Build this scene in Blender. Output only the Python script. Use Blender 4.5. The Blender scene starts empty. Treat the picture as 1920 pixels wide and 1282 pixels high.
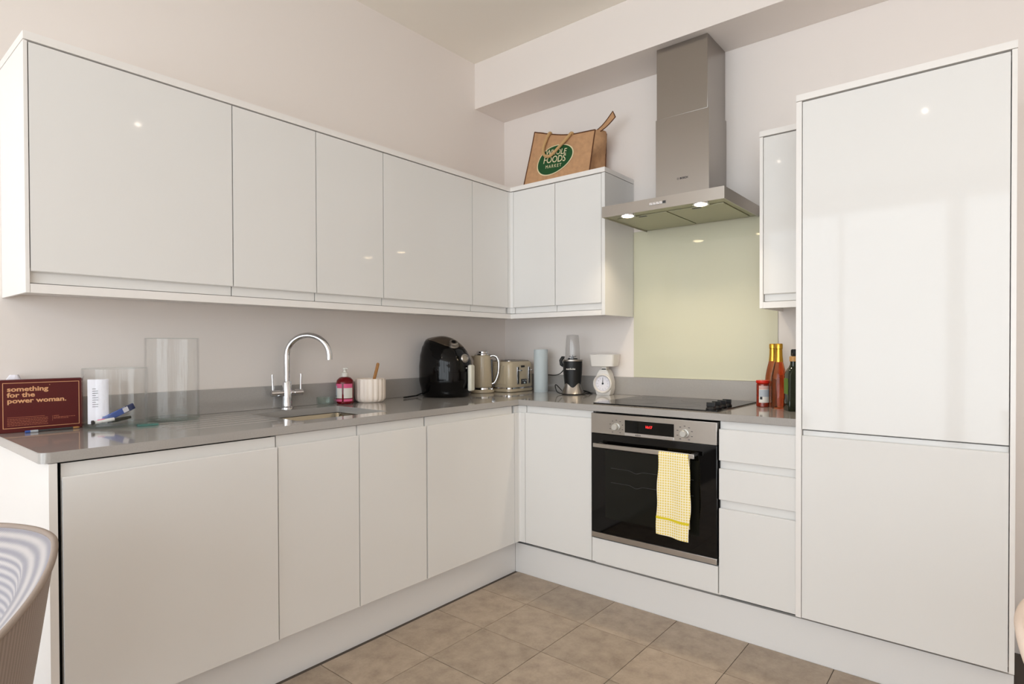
import bpy, bmesh, math, random
from mathutils import Vector, Matrix
random.seed(7)
S = bpy.context.scene
COL = S.collection
PI = math.pi

# ------------------------------------------------------------ camera, world, exposure
F, PPX, PPY, YAW, PITCH, ROLL = 1087.68, 1029.46, 660.69, .6566, -.0103, -.0027
fw = Vector((-math.sin(YAW)*math.cos(PITCH), math.cos(YAW)*math.cos(PITCH), math.sin(PITCH)))
rt = Vector((math.cos(YAW), math.sin(YAW), 0)); up = rt.cross(fw)
r2 = rt*math.cos(ROLL)+up*math.sin(ROLL); u2 = -rt*math.sin(ROLL)+up*math.cos(ROLL)
cd = bpy.data.cameras.new('camera'); cam = bpy.data.objects.new('camera', cd); COL.objects.link(cam)
cam.matrix_world = Matrix(((r2.x, u2.x, -fw.x, 2.5403), (r2.y, u2.y, -fw.y, -2.8254), (r2.z, u2.z, -fw.z, 1.1691), (0, 0, 0, 1)))
cd.sensor_width = 36; cd.lens = F/1920*36
cd.shift_x = -(PPX-960)/1920; cd.shift_y = (PPY-641)/1920
cd.clip_start = .02
S.camera = cam
S.view_settings.view_transform = 'Standard'; S.view_settings.look = 'None'
S.view_settings.exposure = 0.05; S.view_settings.gamma = 1.0
S.view_settings.use_curve_mapping = False
w = bpy.data.worlds.new('world'); S.world = w; w.use_nodes = True
bg = w.node_tree.nodes['Background']
bg.inputs[0].default_value = (.90, .948, 1, 1); bg.inputs[1].default_value = 5.0
S.cycles.use_denoising = True
S.cycles.max_bounces = 12; S.cycles.diffuse_bounces = 8; S.cycles.glossy_bounces = 8
S.cycles.transmission_bounces = 12; S.cycles.transparent_max_bounces = 16
S.cycles.sample_clamp_indirect = 8.0
S.cycles.caustics_reflective = False; S.cycles.caustics_refractive = False

def portal(name, loc, rot, sx, sy):
    l = bpy.data.lights.new(name, 'AREA'); l.shape = 'RECTANGLE'; l.size = sx; l.size_y = sy
    l.cycles.is_portal = True
    o = bpy.data.objects.new(name, l); COL.objects.link(o); o.location = loc; o.rotation_euler = rot
    return o
YF = -5.6; XR = 4.9; ZC = 2.9014
WINS = [(.10, 2.18, .08, 2.72), (2.24, 4.82, .08, 2.72)]
SIDE = [(-5.4, -4.4, .9, 2.5)]  # unseen opening in the right wall, added to let in more daylight
for (a, b, c, d) in WINS:
    portal('window_portal', ((a+b)/2, YF-.16, (c+d)/2), (PI/2, 0, 0), b-a, d-c)
for (a, b, c, d) in SIDE:
    portal('window_portal', (XR+.16, (a+b)/2, (c+d)/2), (PI/2, 0, PI/2), b-a, d-c)
DOWN = [(3.34, -1.2), (4.44, -1.18), (.93, -3.38), (2.12, -3.43), (3.34, -3.4)]
for (x, y) in DOWN:
    l = bpy.data.lights.new('downlight_lamp', 'AREA'); l.shape = 'DISK'; l.size = .026; l.energy = 1.6; l.color = (1, .85, .70)
    l.spread = math.radians(150)
    o = bpy.data.objects.new('downlight_lamp', l); COL.objects.link(o); o.location = (x, y, ZC-.012)
HL = [(1.1567, -.417), (1.5205, -.4182)]
for (x, y) in HL:
    l = bpy.data.lights.new('hood_lamp', 'AREA'); l.shape = 'DISK'; l.size = .055; l.energy = 1.1; l.color = (1, .84, .62); l.spread = math.radians(112)
    o = bpy.data.objects.new('hood_lamp', l); COL.objects.link(o); o.location = (x, y, 1.7795)
    

# ------------------------------------------------------------ materials
def lin(c):
    return tuple((v/12.92 if v <= .04045 else ((v+.055)/1.055)**2.4) for v in c)
def mat(name, rgb, rough=.5, metal=0, coat=0, bump=0, bscale=60, var=0, vscale=6, emit=0, trans=0, ior=1.45, aniso=None, spec=None, brush=None):
    m = bpy.data.materials.new(name); m.use_nodes = True
    nt = m.node_tree; N = nt.nodes; L = nt.links; p = N['Principled BSDF']
    c = lin([v/255 for v in rgb])+(1,)
    p.inputs['Base Color'].default_value = c
    p.inputs['Roughness'].default_value = rough; p.inputs['Metallic'].default_value = metal
    p.inputs['Coat Weight'].default_value = coat; p.inputs['Coat Roughness'].default_value = .03
    p.inputs['IOR'].default_value = ior
    if spec is not None: p.inputs['Specular IOR Level'].default_value = spec
    if trans: p.inputs['Transmission Weight'].default_value = trans
    if emit: p.inputs['Emission Color'].default_value = c; p.inputs['Emission Strength'].default_value = emit
    if brush is not None:
        p.inputs['Anisotropic'].default_value = .85; p.inputs['Anisotropic Rotation'].default_value = brush
        tg = N.new('ShaderNodeTangent'); tg.direction_type = 'RADIAL'; tg.axis = 'Z'; L.new(tg.outputs[0], p.inputs['Tangent'])
    tc = N.new('ShaderNodeTexCoord'); mp = N.new('ShaderNodeMapping'); L.new(tc.outputs['Object'], mp.inputs[0])
    if aniso: mp.inputs['Scale'].default_value = aniso
    n = N.new('ShaderNodeTexNoise'); n.inputs['Scale'].default_value = bscale; n.inputs['Detail'].default_value = 4
    L.new(mp.outputs[0], n.inputs['Vector'])
    if bump:
        b = N.new('ShaderNodeBump'); b.inputs['Strength'].default_value = bump; b.inputs['Distance'].default_value = .002
        L.new(n.outputs[0], b.inputs['Height']); L.new(b.outputs[0], p.inputs['Normal'])
    if var:
        n2 = N.new('ShaderNodeTexNoise'); n2.inputs['Scale'].default_value = vscale; n2.inputs['Detail'].default_value = 6
        L.new(mp.outputs[0], n2.inputs['Vector'])
        r = N.new('ShaderNodeValToRGB'); r.color_ramp.elements[0].position = .3; r.color_ramp.elements[1].position = .7
        r.color_ramp.elements[0].color = tuple(v*(1-var) for v in c[:3])+(1,)
        r.color_ramp.elements[1].color = tuple(min(1, v*(1+var)) for v in c[:3])+(1,)
        L.new(n2.outputs[0], r.inputs[0]); L.new(r.outputs[0], p.inputs['Base Color'])
    else:
        # barely visible roughness variation keeps even plain finishes procedural
        mr = N.new('ShaderNodeMapRange'); mr.inputs[3].default_value = rough*.92; mr.inputs[4].default_value = min(1, rough*1.08)
        L.new(n.outputs[0], mr.inputs[0]); L.new(mr.outputs[0], p.inputs['Roughness'])
    return m
M = {}
M['wall'] = mat('painted_plaster', (234, 227, 222), .75, bump=.06, bscale=220)
M['ceil'] = mat('ceiling_paint', (240, 235, 226), .85, bump=.05, bscale=200)
M['gloss'] = mat('gloss_white_lacquer', (228, 227, 225), .05, spec=.28)
M['carc'] = mat('white_melamine', (228, 225, 221), .35)
M['edge'] = mat('white_edge_board', (236, 233, 230), .3)
M['plinth'] = mat('satin_plinth', (229, 228, 227), .22)
M['top'] = mat('grey_quartz', (168, 164, 160), .10, coat=.35, var=.05, vscale=380)
M['steel'] = mat('brushed_steel', (178, 172, 166), .30, 1, bump=.12, bscale=50, aniso=(1, 1, 60))
M['steelh'] = mat('brushed_steel_horizontal', (190, 185, 179), .32, 1, bump=.06, bscale=40, aniso=(1, 1, 50), brush=.25)
M['steeld'] = mat('brushed_steel_chimney', (172, 167, 162), .30, 1, bump=.04, bscale=30, aniso=(60, 60, 1), brush=0)
M['filter'] = mat('hood_filter_metal', (176, 174, 150), .38, .8, bump=.3, bscale=700)
M['knob'] = mat('satin_silver', (200, 198, 192), .4, .55)
M['chrome'] = mat('chrome', (225, 225, 228), .05, 1)
M['black'] = mat('gloss_black_plastic', (7, 6, 6), .1, spec=.3)
M['mblack'] = mat('matte_black_plastic', (20, 20, 21), .45)
M['dgrey'] = mat('dark_grey', (60, 60, 62), .4)
M['bglass'] = mat('black_glass', (6, 5, 5), .04, spec=.42)
M['oglass'] = mat('oven_window_glass', (24, 24, 20), .05, spec=.3)
M['white'] = mat('white_plastic', (228, 224, 219), .3)
M['cream'] = mat('cream_enamel', (200, 186, 160), .25, coat=.3)
M['ivory'] = mat('ivory_plastic', (222, 220, 206), .3)
M['ceramic'] = mat('cream_ceramic', (246, 234, 222), .45)
M['wood'] = mat('brown_wood', (176, 124, 70), .5, var=.25, vscale=30, aniso=(6, 6, 1))
M['gold'] = mat('gold_foil', (222, 172, 66), .25, 1)
M['tan'] = mat('tan_cap', (186, 140, 84), .4)
M['red'] = mat('red_lid', (206, 40, 22), .35)
M['maroon'] = mat('dark_red_card', (80, 6, 5), .45, bump=.04, bscale=150)
M['gilt'] = mat('pale_gold_print', (214, 160, 116), .4)
M['print'] = mat('dark_print', (50, 50, 56), .6)
M['printm'] = mat('muted_gold_print', (176, 104, 76), .5)
M['paper'] = mat('white_paper', (232, 230, 238), .6)
M['blue'] = mat('blue_foil_pack', (62, 92, 168), .3)
M['navy'] = mat('navy_foil_pack', (40, 50, 90), .3)
M['jute'] = mat('jute_cloth', (190, 148, 110), .9, bump=.5, bscale=400, var=.10, vscale=40)
M['jutetrim'] = mat('brown_binding', (96, 58, 34), .8, bump=.3, bscale=300)
M['rope'] = mat('jute_rope', (196, 160, 112), .9, bump=.5, bscale=500)
M['green'] = mat('green_print', (20, 76, 34), .7, bump=.2, bscale=400)
M['creamprint'] = mat('cream_print', (226, 214, 176), .7)
M['rollblue'] = mat('pale_blue_wrap', (204, 214, 217), .6, bump=.35, bscale=90)
M['disp'] = mat('red_digits', (255, 40, 40), .5, emit=1.6)
M['bulb'] = mat('warm_lamp_glow', (255, 226, 180), .5, emit=22)
M['dlight'] = mat('downlight_glow', (255, 232, 200), .5, emit=6)
M['pink'] = mat('pink_label', (226, 96, 140), .5)
M['label'] = mat('pale_label', (226, 222, 214), .5)
M['greylabel'] = mat('grey_label', (176, 182, 190), .5)
M['wframe'] = mat('white_window_frame', (235, 235, 235), .4)
M['teal'] = mat('teal_glass', (120, 190, 180), .05, trans=.7, ior=1.5)
M['splash'] = mat('mint_back_painted_glass', (210, 208, 185), .04)
M['amber'] = mat('rose_drink_glass', (238, 140, 92), .02, trans=.95, ior=1.33)
M['redsoap'] = mat('red_soap', (130, 14, 24), .05, trans=.35, ior=1.36)
M['olive'] = mat('dark_green_glass', (28, 36, 16), .06, trans=.3, ior=1.5)
M['lidgreen'] = mat('green_label', (90, 120, 50), .5)
M['steelin'] = mat('sink_steel', (176, 168, 150), .22, 1, bump=.05, bscale=60)
M['glaze'] = mat('yellow_stripe', (226, 206, 40), .9)

def glassmat(name, rgb=(1, 1, 1), mix=.0):
    m = bpy.data.materials.new(name); m.use_nodes = True
    nt = m.node_tree; N = nt.nodes; L = nt.links; N.remove(N['Principled BSDF'])
    out = N['Material Output']
    g = N.new('ShaderNodeBsdfGlossy'); g.inputs['Roughness'].default_value = .02
    t = N.new('ShaderNodeBsdfTransparent'); t.inputs[0].default_value = rgb+(1,)
    lw = N.new('ShaderNodeLayerWeight'); lw.inputs[0].default_value = .5
    pw = N.new('ShaderNodeMath'); pw.operation = 'POWER'; pw.inputs[1].default_value = 5; L.new(lw.outputs['Facing'], pw.inputs[0])
    tc = N.new('ShaderNodeTexCoord'); n = N.new('ShaderNodeTexNoise'); n.inputs['Scale'].default_value = 42
    mp = N.new('ShaderNodeMapping'); mp.inputs['Scale'].default_value = (1, 1, .06)
    b = N.new('ShaderNodeBump'); b.inputs['Strength'].default_value = .2; b.inputs['Distance'].default_value = .01
    L.new(tc.outputs['Object'], mp.inputs[0]); L.new(mp.outputs[0], n.inputs[0]); L.new(n.outputs[0], b.inputs['Height'])
    L.new(b.outputs[0], g.inputs['Normal'])
    mx = N.new('ShaderNodeMixShader'); ad = N.new('ShaderNodeMath'); ad.operation = 'ADD'; ad.inputs[1].default_value = mix; mn = N.new('ShaderNodeMath'); mn.operation = 'MINIMUM'; mn.inputs[1].default_value = .45
    L.new(pw.outputs[0], ad.inputs[0]); L.new(ad.outputs[0], mn.inputs[0]); L.new(mn.outputs[0], mx.inputs[0])
    L.new(t.outputs[0], mx.inputs[1]); L.new(g.outputs[0], mx.inputs[2]); L.new(mx.outputs[0], out.inputs[0])
    return m
M['glass'] = glassmat('clear_thin_glass', (.996, .998, .997), .02)
M['basegl'] = glassmat('thick_clear_glass', (.90, .95, .94), .10)
M['dishglass'] = glassmat('greenish_glass', (.93, .97, .955), .03)
M['cup'] = glassmat('clear_plastic_cup', (.93, .93, .93), .03)
M['pane'] = glassmat('window_glass', (.97, .98, .98), .03)

def stone(name):
    m = bpy.data.materials.new(name); m.use_nodes = True
    nt = m.node_tree; N = nt.nodes; L = nt.links; p = N['Principled BSDF']
    oi = N.new('ShaderNodeObjectInfo'); tc = N.new('ShaderNodeTexCoord')
    cmb = N.new('ShaderNodeVectorMath'); cmb.operation = 'ADD'
    sc = N.new('ShaderNodeVectorMath'); sc.operation = 'SCALE'; sc.inputs['Scale'].default_value = 37
    L.new(oi.outputs['Location'], sc.inputs[0]); L.new(tc.outputs['Object'], cmb.inputs[0]); L.new(sc.outputs[0], cmb.inputs[1])
    n1 = N.new('ShaderNodeTexNoise'); n1.inputs['Scale'].default_value = 14; n1.inputs['Detail'].default_value = 8; n1.inputs['Roughness'].default_value = .62
    n2 = N.new('ShaderNodeTexNoise'); n2.inputs['Scale'].default_value = 120; n2.inputs['Detail'].default_value = 4
    L.new(cmb.outputs[0], n1.inputs['Vector']); L.new(cmb.outputs[0], n2.inputs['Vector'])
    r = N.new('ShaderNodeValToRGB'); e = r.color_ramp.elements
    e[0].position = .28; e[0].color = lin((.59, .525, .46))+(1,)
    e[1].position = .72; e[1].color = lin((.72, .655, .585))+(1,)
    k = e.new(.5); k.color = lin((.665, .60, .53))+(1,)
    mx = N.new('ShaderNodeMath'); mx.operation = 'MULTIPLY_ADD'; mx.inputs[1].default_value = .22; 
    sb = N.new('ShaderNodeMath'); sb.operation = 'SUBTRACT'; sb.inputs[1].default_value = .11
    L.new(n2.outputs[0], mx.inputs[0]); L.new(n1.outputs[0], mx.inputs[2]); L.new(mx.outputs[0], sb.inputs[0]); L.new(sb.outputs[0], r.inputs[0])
    hv = N.new('ShaderNodeHueSaturation'); mr = N.new('ShaderNodeMapRange'); mr.inputs[3].default_value = .93; mr.inputs[4].default_value = 1.06
    L.new(oi.outputs['Random'], mr.inputs[0]); L.new(mr.outputs[0], hv.inputs['Value']); L.new(r.outputs[0], hv.inputs['Color'])
    L.new(hv.outputs[0], p.inputs['Base Color']); p.inputs['Roughness'].default_value = .42
    b = N.new('ShaderNodeBump'); b.inputs['Strength'].default_value = .1; b.inputs['Distance'].default_value = .001
    L.new(n2.outputs[0], b.inputs['Height']); L.new(b.outputs[0], p.inputs['Normal'])
    return m
M['tile'] = stone('stone_tile')
M['grout'] = mat('grey_grout', (84, 76, 70), .8)

def woven(name, c1, c2, axis='Z', s1=160, s2=160, plaid=False):
    """check weave from two wave textures"""
    m = bpy.data.materials.new(name); m.use_nodes = True
    nt = m.node_tree; N = nt.nodes; L = nt.links; p = N['Principled BSDF']
    tc = N.new('ShaderNodeTexCoord')
    w1 = N.new('ShaderNodeTexWave'); w1.wave_type = 'BANDS'; w1.bands_direction = 'Z'; w1.inputs['Scale'].default_value = s1
    w2 = N.new('ShaderNodeTexWave'); w2.wave_type = 'BANDS'; w2.bands_direction = 'X' if axis == 'X' else 'Y'; w2.inputs['Scale'].default_value = s2
    for w_ in (w1, w2): L.new(tc.outputs['UV' if axis == 'UV' else 'Object'], w_.inputs['Vector']); w_.inputs['Distortion'].default_value = .3
    if axis == 'UV': w1.bands_direction = 'X'
    mt = N.new('ShaderNodeMath'); mt.operation = 'MULTIPLY_ADD'; mt.inputs[1].default_value = .5
    hf = N.new('ShaderNodeMath'); hf.operation = 'MULTIPLY'; hf.inputs[1].default_value = .5
    L.new(w2.outputs['Fac'], hf.inputs[0]); L.new(w1.outputs['Fac'], mt.inputs[0]); L.new(hf.outputs[0], mt.inputs[2])
    if plaid:
        mt = N.new('ShaderNodeMath'); mt.operation = 'MINIMUM'; L.new(w1.outputs['Fac'], mt.inputs[0]); L.new(w2.outputs['Fac'], mt.inputs[1])
    r = N.new('ShaderNodeValToRGB'); r.color_ramp.elements[0].position = .12 if plaid else .35; r.color_ramp.elements[1].position = .38 if plaid else .7
    r.color_ramp.elements[0].color = lin([v/255 for v in c1])+(1,); r.color_ramp.elements[1].color = lin([v/255 for v in c2])+(1,)
    L.new(mt.outputs[0], r.inputs[0]); L.new(r.outputs[0], p.inputs['Base Color'])
    p.inputs['Roughness'].default_value = .9; p.inputs['Sheen Weight'].default_value = .2
    b = N.new('ShaderNodeBump'); b.inputs['Strength'].default_value = .3; b.inputs['Distance'].default_value = .0006
    L.new(mt.outputs[0], b.inputs['Height']); L.new(b.outputs[0], p.inputs['Normal'])
    return m
M['towel'] = woven('yellow_check_cloth', (252, 244, 222), (240, 216, 112), 'X', 30, 30, plaid=True)
M['chairout'] = woven('taupe_weave', (132, 116, 108), (160, 144, 134), 'UV', 55, 50)
M['chairin'] = woven('pale_grey_weave', (132, 130, 140), (190, 184, 182), 'UV', 110, 13)
M['piping'] = mat('taupe_piping', (150, 136, 126), .8, bump=.3, bscale=500)
M['creamfab'] = mat('cream_upholstery', (226, 208, 194), .9, bump=.3, bscale=500)

# ------------------------------------------------------------ mesh helpers
class B:
    def __init__(s): s.bm = bmesh.new()
    def add(s, o):
        me = bpy.data.meshes.new('t'); o.to_mesh(me); o.free(); s.bm.from_mesh(me); bpy.data.meshes.remove(me); return s
    def box(s, x0, x1, y0, y1, z0, z1, bev=0, seg=2):
        t = bmesh.new(); bmesh.ops.create_cube(t, size=1)
        for v in t.verts:
            v.co = Vector(((x0+x1)/2+v.co.x*(x1-x0), (y0+y1)/2+v.co.y*(y1-y0), (z0+z1)/2+v.co.z*(z1-z0)))
        if bev: bmesh.ops.bevel(t, geom=t.edges[:], offset=bev, segments=seg, profile=.5, affect='EDGES')
        t.normal_update()
        for f in t.faces: f.material_index = 1 if max(abs(c) for c in f.normal) > .9995 else 0   # 1 marks faces kept flat
        return s.add(t)
    def face(s, pts):
        s.bm.faces.new([s.bm.verts.new(p) for p in pts]); return s
    def prism(s, pts, d, cap=True):
        """pts: closed loop of 3D points, d: extrusion vector"""
        d = Vector(d); t = bmesh.new()
        a = [t.verts.new(Vector(p)) for p in pts]; b = [t.verts.new(Vector(p)+d) for p in pts]
        n = len(a)
        for i in range(n):
            f = t.faces.new((a[i], a[(i+1) % n], b[(i+1) % n], b[i]))
            if (a[i].co-a[(i+1) % n].co).length > .02: f.material_index = 1
        if cap:
            for q in (a[::-1], b): t.faces.new(q).material_index = 1
        bmesh.ops.recalc_face_normals(t, faces=t.faces[:])
        return s.add(t)
    def lathe(s, prof, seg=32, c=(0, 0, 0), mtx=None, rmod=None):
        t = bmesh.new(); rings = []
        for (r, z) in prof:
            if r < 1e-6: rings.append([t.verts.new((0, 0, z))])
            else:
                ring = []
                for k in range(seg):
                    a = 2*PI*k/seg; rr = r*(rmod(a, z) if rmod else 1)
                    ring.append(t.verts.new((rr*math.cos(a), rr*math.sin(a), z)))
                rings.append(ring)
        for A, Bn in zip(rings, rings[1:]):
            for k in range(seg):
                k2 = (k+1) % seg
                if len(A) == 1 and len(Bn) == 1: break
                if len(A) == 1: t.faces.new((A[0], Bn[k2], Bn[k]))
                elif len(Bn) == 1: t.faces.new((A[k], A[k2], Bn[0]))
                else: t.faces.new((A[k], A[k2], Bn[k2], Bn[k]))
        bmesh.ops.recalc_face_normals(t, faces=t.faces[:])
        if mtx is not None: bmesh.ops.transform(t, matrix=mtx, verts=t.verts[:])
        bmesh.ops.translate(t, vec=Vector(c), verts=t.verts[:])
        return s.add(t)
    def cyl(s, c, r, h, axis='z', seg=32, r2=None, bev=0):
        if r2 is None: r2 = r
        prof = [(0, 0), (r-bev, 0), (r, bev), (r2, h-bev), (r2-bev, h), (0, h)] if bev else [(0, 0), (r, 0), (r2, h), (0, h)]
        m = {'z': Matrix(), 'x': Matrix.Rotation(PI/2, 4, 'Y'), 'y': Matrix.Rotation(-PI/2, 4, 'X'), '-y': Matrix.Rotation(PI/2, 4, 'X'), '-x': Matrix.Rotation(-PI/2, 4, 'Y')}[axis] if isinstance(axis, str) else axis
        return s.lathe(prof, seg, c, m)
    def tube(s, pts, r, seg=12, closed=False, cap=True):
        t = bmesh.new(); pts = [Vector(p) for p in pts]; n = len(pts); rings = []
        rad = r if callable(r) else (lambda q: r)
        ref = None
        for i, p in enumerate(pts):
            if closed: d = pts[(i+1) % n]-pts[i-1]
            else: d = pts[min(i+1, n-1)]-pts[max(i-1, 0)]
            d.normalize()
            if ref is None: ref = d.orthogonal().normalized()
            ref = (ref-d*ref.dot(d)).normalized(); o = d.cross(ref)
            rr = rad(i/(n-1) if n > 1 else 0)
            rings.append([t.verts.new(p+(ref*math.cos(2*PI*k/seg)+o*math.sin(2*PI*k/seg))*rr) for k in range(seg)])
        m = n if closed else n-1
        for i in range(m):
            A, C = rings[i], rings[(i+1) % n]
            for k in range(seg): t.faces.new((A[k], A[(k+1) % seg], C[(k+1) % seg], C[k]))
        if not closed and cap: t.faces.new(rings[0][::-1]); t.faces.new(rings[-1])
        bmesh.ops.recalc_face_normals(t, faces=t.faces[:])
        return s.add(t)
    def grid(s, fn, nu, nv, cu=False, uv=False):
        t = bmesh.new(); uvl = t.loops.layers.uv.new('UVMap') if uv else None
        V = [[t.verts.new(fn(i/nu, j/nv)) for j in range(nv+1)] for i in range(nu if cu else nu+1)]
        n = len(V)
        for i in range(nu):
            for j in range(nv):
                f = t.faces.new((V[i][j], V[(i+1) % n][j], V[(i+1) % n][j+1], V[i][j+1]))
                if uv:
                    for lp, (a, b) in zip(f.loops, ((i, j), (i+1, j), (i+1, j+1), (i, j+1))): lp[uvl].uv = (a/nu, b/nv)
        me = bpy.data.meshes.new('t'); t.to_mesh(me); t.free(); s.bm.from_mesh(me); bpy.data.meshes.remove(me); return s
    def solid(s, th):
        g = s.bm.faces[:]; bmesh.ops.recalc_face_normals(s.bm, faces=g)
        bmesh.ops.solidify(s.bm, geom=g, thickness=th); return s
    def xf(s, m): bmesh.ops.transform(s.bm, matrix=m, verts=s.bm.verts[:]); return s
    def out(s, name, m, parent=None, label=None, ang=32, recalc=False):
        if recalc: bmesh.ops.recalc_face_normals(s.bm, faces=s.bm.faces[:])
        for f in s.bm.faces: f.smooth = f.material_index == 0; f.material_index = 0
        ca = math.radians(ang)
        for e in s.bm.edges:
            if len(e.link_faces) == 2: e.smooth = e.calc_face_angle(0) < ca
        me = bpy.data.meshes.new(name); s.bm.to_mesh(me); s.bm.free()
        me.materials.append(M[m] if isinstance(m, str) else m)
        o = bpy.data.objects.new(name, me); COL.objects.link(o)
        if parent: o.parent = parent
        if label: o['label'] = label
        return o
def thing(name, label, cat, loc=(0, 0, 0), rz=0, group=None):
    o = bpy.data.objects.new(name, None); COL.objects.link(o); o.empty_display_size = .05
    o.location = loc; o.rotation_euler = (0, 0, rz); o['label'] = label; o['category'] = cat
    if group: o['group'] = group
    return o
def tag(o, label, cat, group=None):
    o['label'] = label; o['category'] = cat
    if group: o['group'] = group
    return o
def struct(o, label=None):
    o['kind'] = 'structure'
    if label: o['label'] = label
    return o
def bx(name, m, parent, x0, x1, y0, y1, z0, z1, bev=0, label=None):
    return B().box(x0, x1, y0, y1, z0, z1, bev).out(name, m, parent, label)
def text(name, body, size, m, parent, loc, xdir, ydir, align='LEFT', off=.0, sx=1.0, spacing=1.0, ext=.0002, label=None, shear=0):
    c = bpy.data.curves.new(name, 'FONT'); c.body = body; c.size = size; c.align_x = align; c.extrude = ext; c.offset = off
    c.space_character = spacing; c.resolution_u = 3; c.shear = shear
    t = bpy.data.objects.new(name, c); COL.objects.link(t)
    bpy.context.view_layer.update()
    dg = bpy.context.evaluated_depsgraph_get()
    me = bpy.data.meshes.new_from_object(t.evaluated_get(dg)); bpy.data.objects.remove(t)
    xd = Vector(xdir).normalized(); yd = Vector(ydir).normalized(); zd = xd.cross(yd)
    mm = Matrix(((xd.x*sx, yd.x, zd.x, loc[0]), (xd.y*sx, yd.y, zd.y, loc[1]), (xd.z*sx, yd.z, zd.z, loc[2]), (0, 0, 0, 1)))
    me.transform(mm); me.materials.clear(); me.materials.append(M[m])
    o = bpy.data.objects.new(name, me); COL.objects.link(o); o.parent = parent
    if label: o['label'] = label
    return o
def boolean(o, cutters):
    for c in cutters:
        md = o.modifiers.new('cut', 'BOOLEAN'); md.operation = 'DIFFERENCE'; md.object = c; md.solver = 'EXACT'
    bpy.context.view_layer.update()
    dg = bpy.context.evaluated_depsgraph_get()
    me = bpy.data.meshes.new_from_object(o.evaluated_get(dg)); old = o.data; o.modifiers.clear(); o.data = me
    bpy.data.meshes.remove(old)
    for c in cutters: me2 = c.data; bpy.data.objects.remove(c); bpy.data.meshes.remove(me2)

# ------------------------------------------------------------ measured planes
U, V = .3151, -.2991          # fronts of the wall cabinets (left run / back run)
BX, DY = .6145, -.5771        # fronts of the base doors
ZW, ZB = .90, .8717           # worktop top and underside
Z0, Z1, ZU = 2.062, 2.086, 1.3302
YB = -.2705; ZBM = 2.6243

# ------------------------------------------------------------ room shell
struct(bx('wall_left', 'wall', None, -.12, 0, YF, 0, -.02, ZC+.1))
struct(bx('wall_back', 'wall', None, -.12, XR+.12, 0, .12, -.02, ZC+.1))
b = B(); q = [YF, SIDE[0][0], SIDE[0][1], 0]
b.box(XR, XR+.12, q[0], q[1], -.02, ZC+.1); b.box(XR, XR+.12, q[2], q[3], -.02, ZC+.1)
for (a, c, z0, z1) in SIDE: b.box(XR, XR+.12, a, c, -.02, z0); b.box(XR, XR+.12, a, c, z1, ZC+.1)
struct(b.out('wall_right', 'wall'))
struct(bx('ceiling', 'ceil', None, 0, XR, YF, 0, ZC, ZC+.1))
struct(bx('trim_1', 'wall', None, 0, XR, YB, 0, ZBM, ZC, .002), 'boxed-in beam above the chimney hood')
b = B(); xs = [-.12] + [v for q in WINS for v in q[:2]] + [XR+.12]
b.box(-.12, XR+.12, YF-.12, YF, -.02, WINS[0][2]); b.box(-.12, XR+.12, YF-.12, YF, WINS[0][3], ZC+.1)
for i in (0, 2, 4): b.box(xs[i], xs[i+1], YF-.12, YF, WINS[0][2], WINS[0][3])
struct(b.out('wall_front', 'wall'))
for i, (a, c, z0, z1) in enumerate(WINS+SIDE):
    wn = thing('window_%d' % (i+1), ['left glazed door of the window wall behind the camera', 'right glazed door of the window wall behind the camera', 'unseen side window added for extra daylight behind the camera', 'side window right of the camera'][i], 'window', (a, YF, z0) if i < 2 else (XR, a, z0), 0 if i < 2 else PI/2); del wn['category']
    struct(wn); W_, H_ = c-a, z1-z0
    b = B(); b.box(0, W_, -.08, -.02, 0, .05); b.box(0, W_, -.08, -.02, H_-.05, H_); b.box(0, .05, -.08, -.02, .05, H_-.05); b.box(W_-.05, W_, -.08, -.02, .05, H_-.05); b.box(W_/2-.025, W_/2+.025, -.08, -.02, .05, H_-.05)
    b.out('window_frame', 'wframe', wn)
    bx('pane', 'pane', wn, .05, W_/2-.025, -.055, -.049, .05, H_-.05); bx('pane', 'pane', wn, W_/2+.025, W_-.05, -.055, -.049, .05, H_-.05)
# floor with individual tiles
fl = struct(bx('floor', 'grout', None, 0, XR, YF, 0, -.02, -.003))
XT = [.5745] + [.855+.3065*k for k in range(0, 12)] + [XR]
YT = [-.545] + [-.813-.2815*k for k in range(0, 17)] + [YF]
g = .0024; cache = {}
for i in range(len(XT)-1):
    for j in range(len(YT)-1):
        x0, x1, y1, y0 = XT[i], XT[i+1], YT[j], YT[j+1]
        if x1-x0 < .02 or y1-y0 < .02: continue
        k = (round(x1-x0, 4), round(y1-y0, 4))
        if k not in cache:
            o = B().box(-k[0]/2+g/2, k[0]/2-g/2, -k[1]/2+g/2, k[1]/2-g/2, -.0035, 0, .0008, 1).out('tile', 'tile', fl); cache[k] = o.data
        else:
            o = bpy.data.objects.new('tile', cache[k]); COL.objects.link(o); o.parent = fl
        o.location = ((x0+x1)/2, (y0+y1)/2, random.uniform(-.0002, .0002))
for (x, y) in DOWN:
    t = thing('downlight', 'recessed ceiling downlight out of view behind the camera', 'ceiling light', (x, y, ZC), group='recessed downlights')
    B().lathe([(.0165, -.002), (.046, -.006), (.046, 0), (.0165, 0)], 32).out('trim_ring', 'white', t)
    B().cyl((0, 0, -.004), .016, .003).out('lamp_lens', 'dlight', t)

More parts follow.
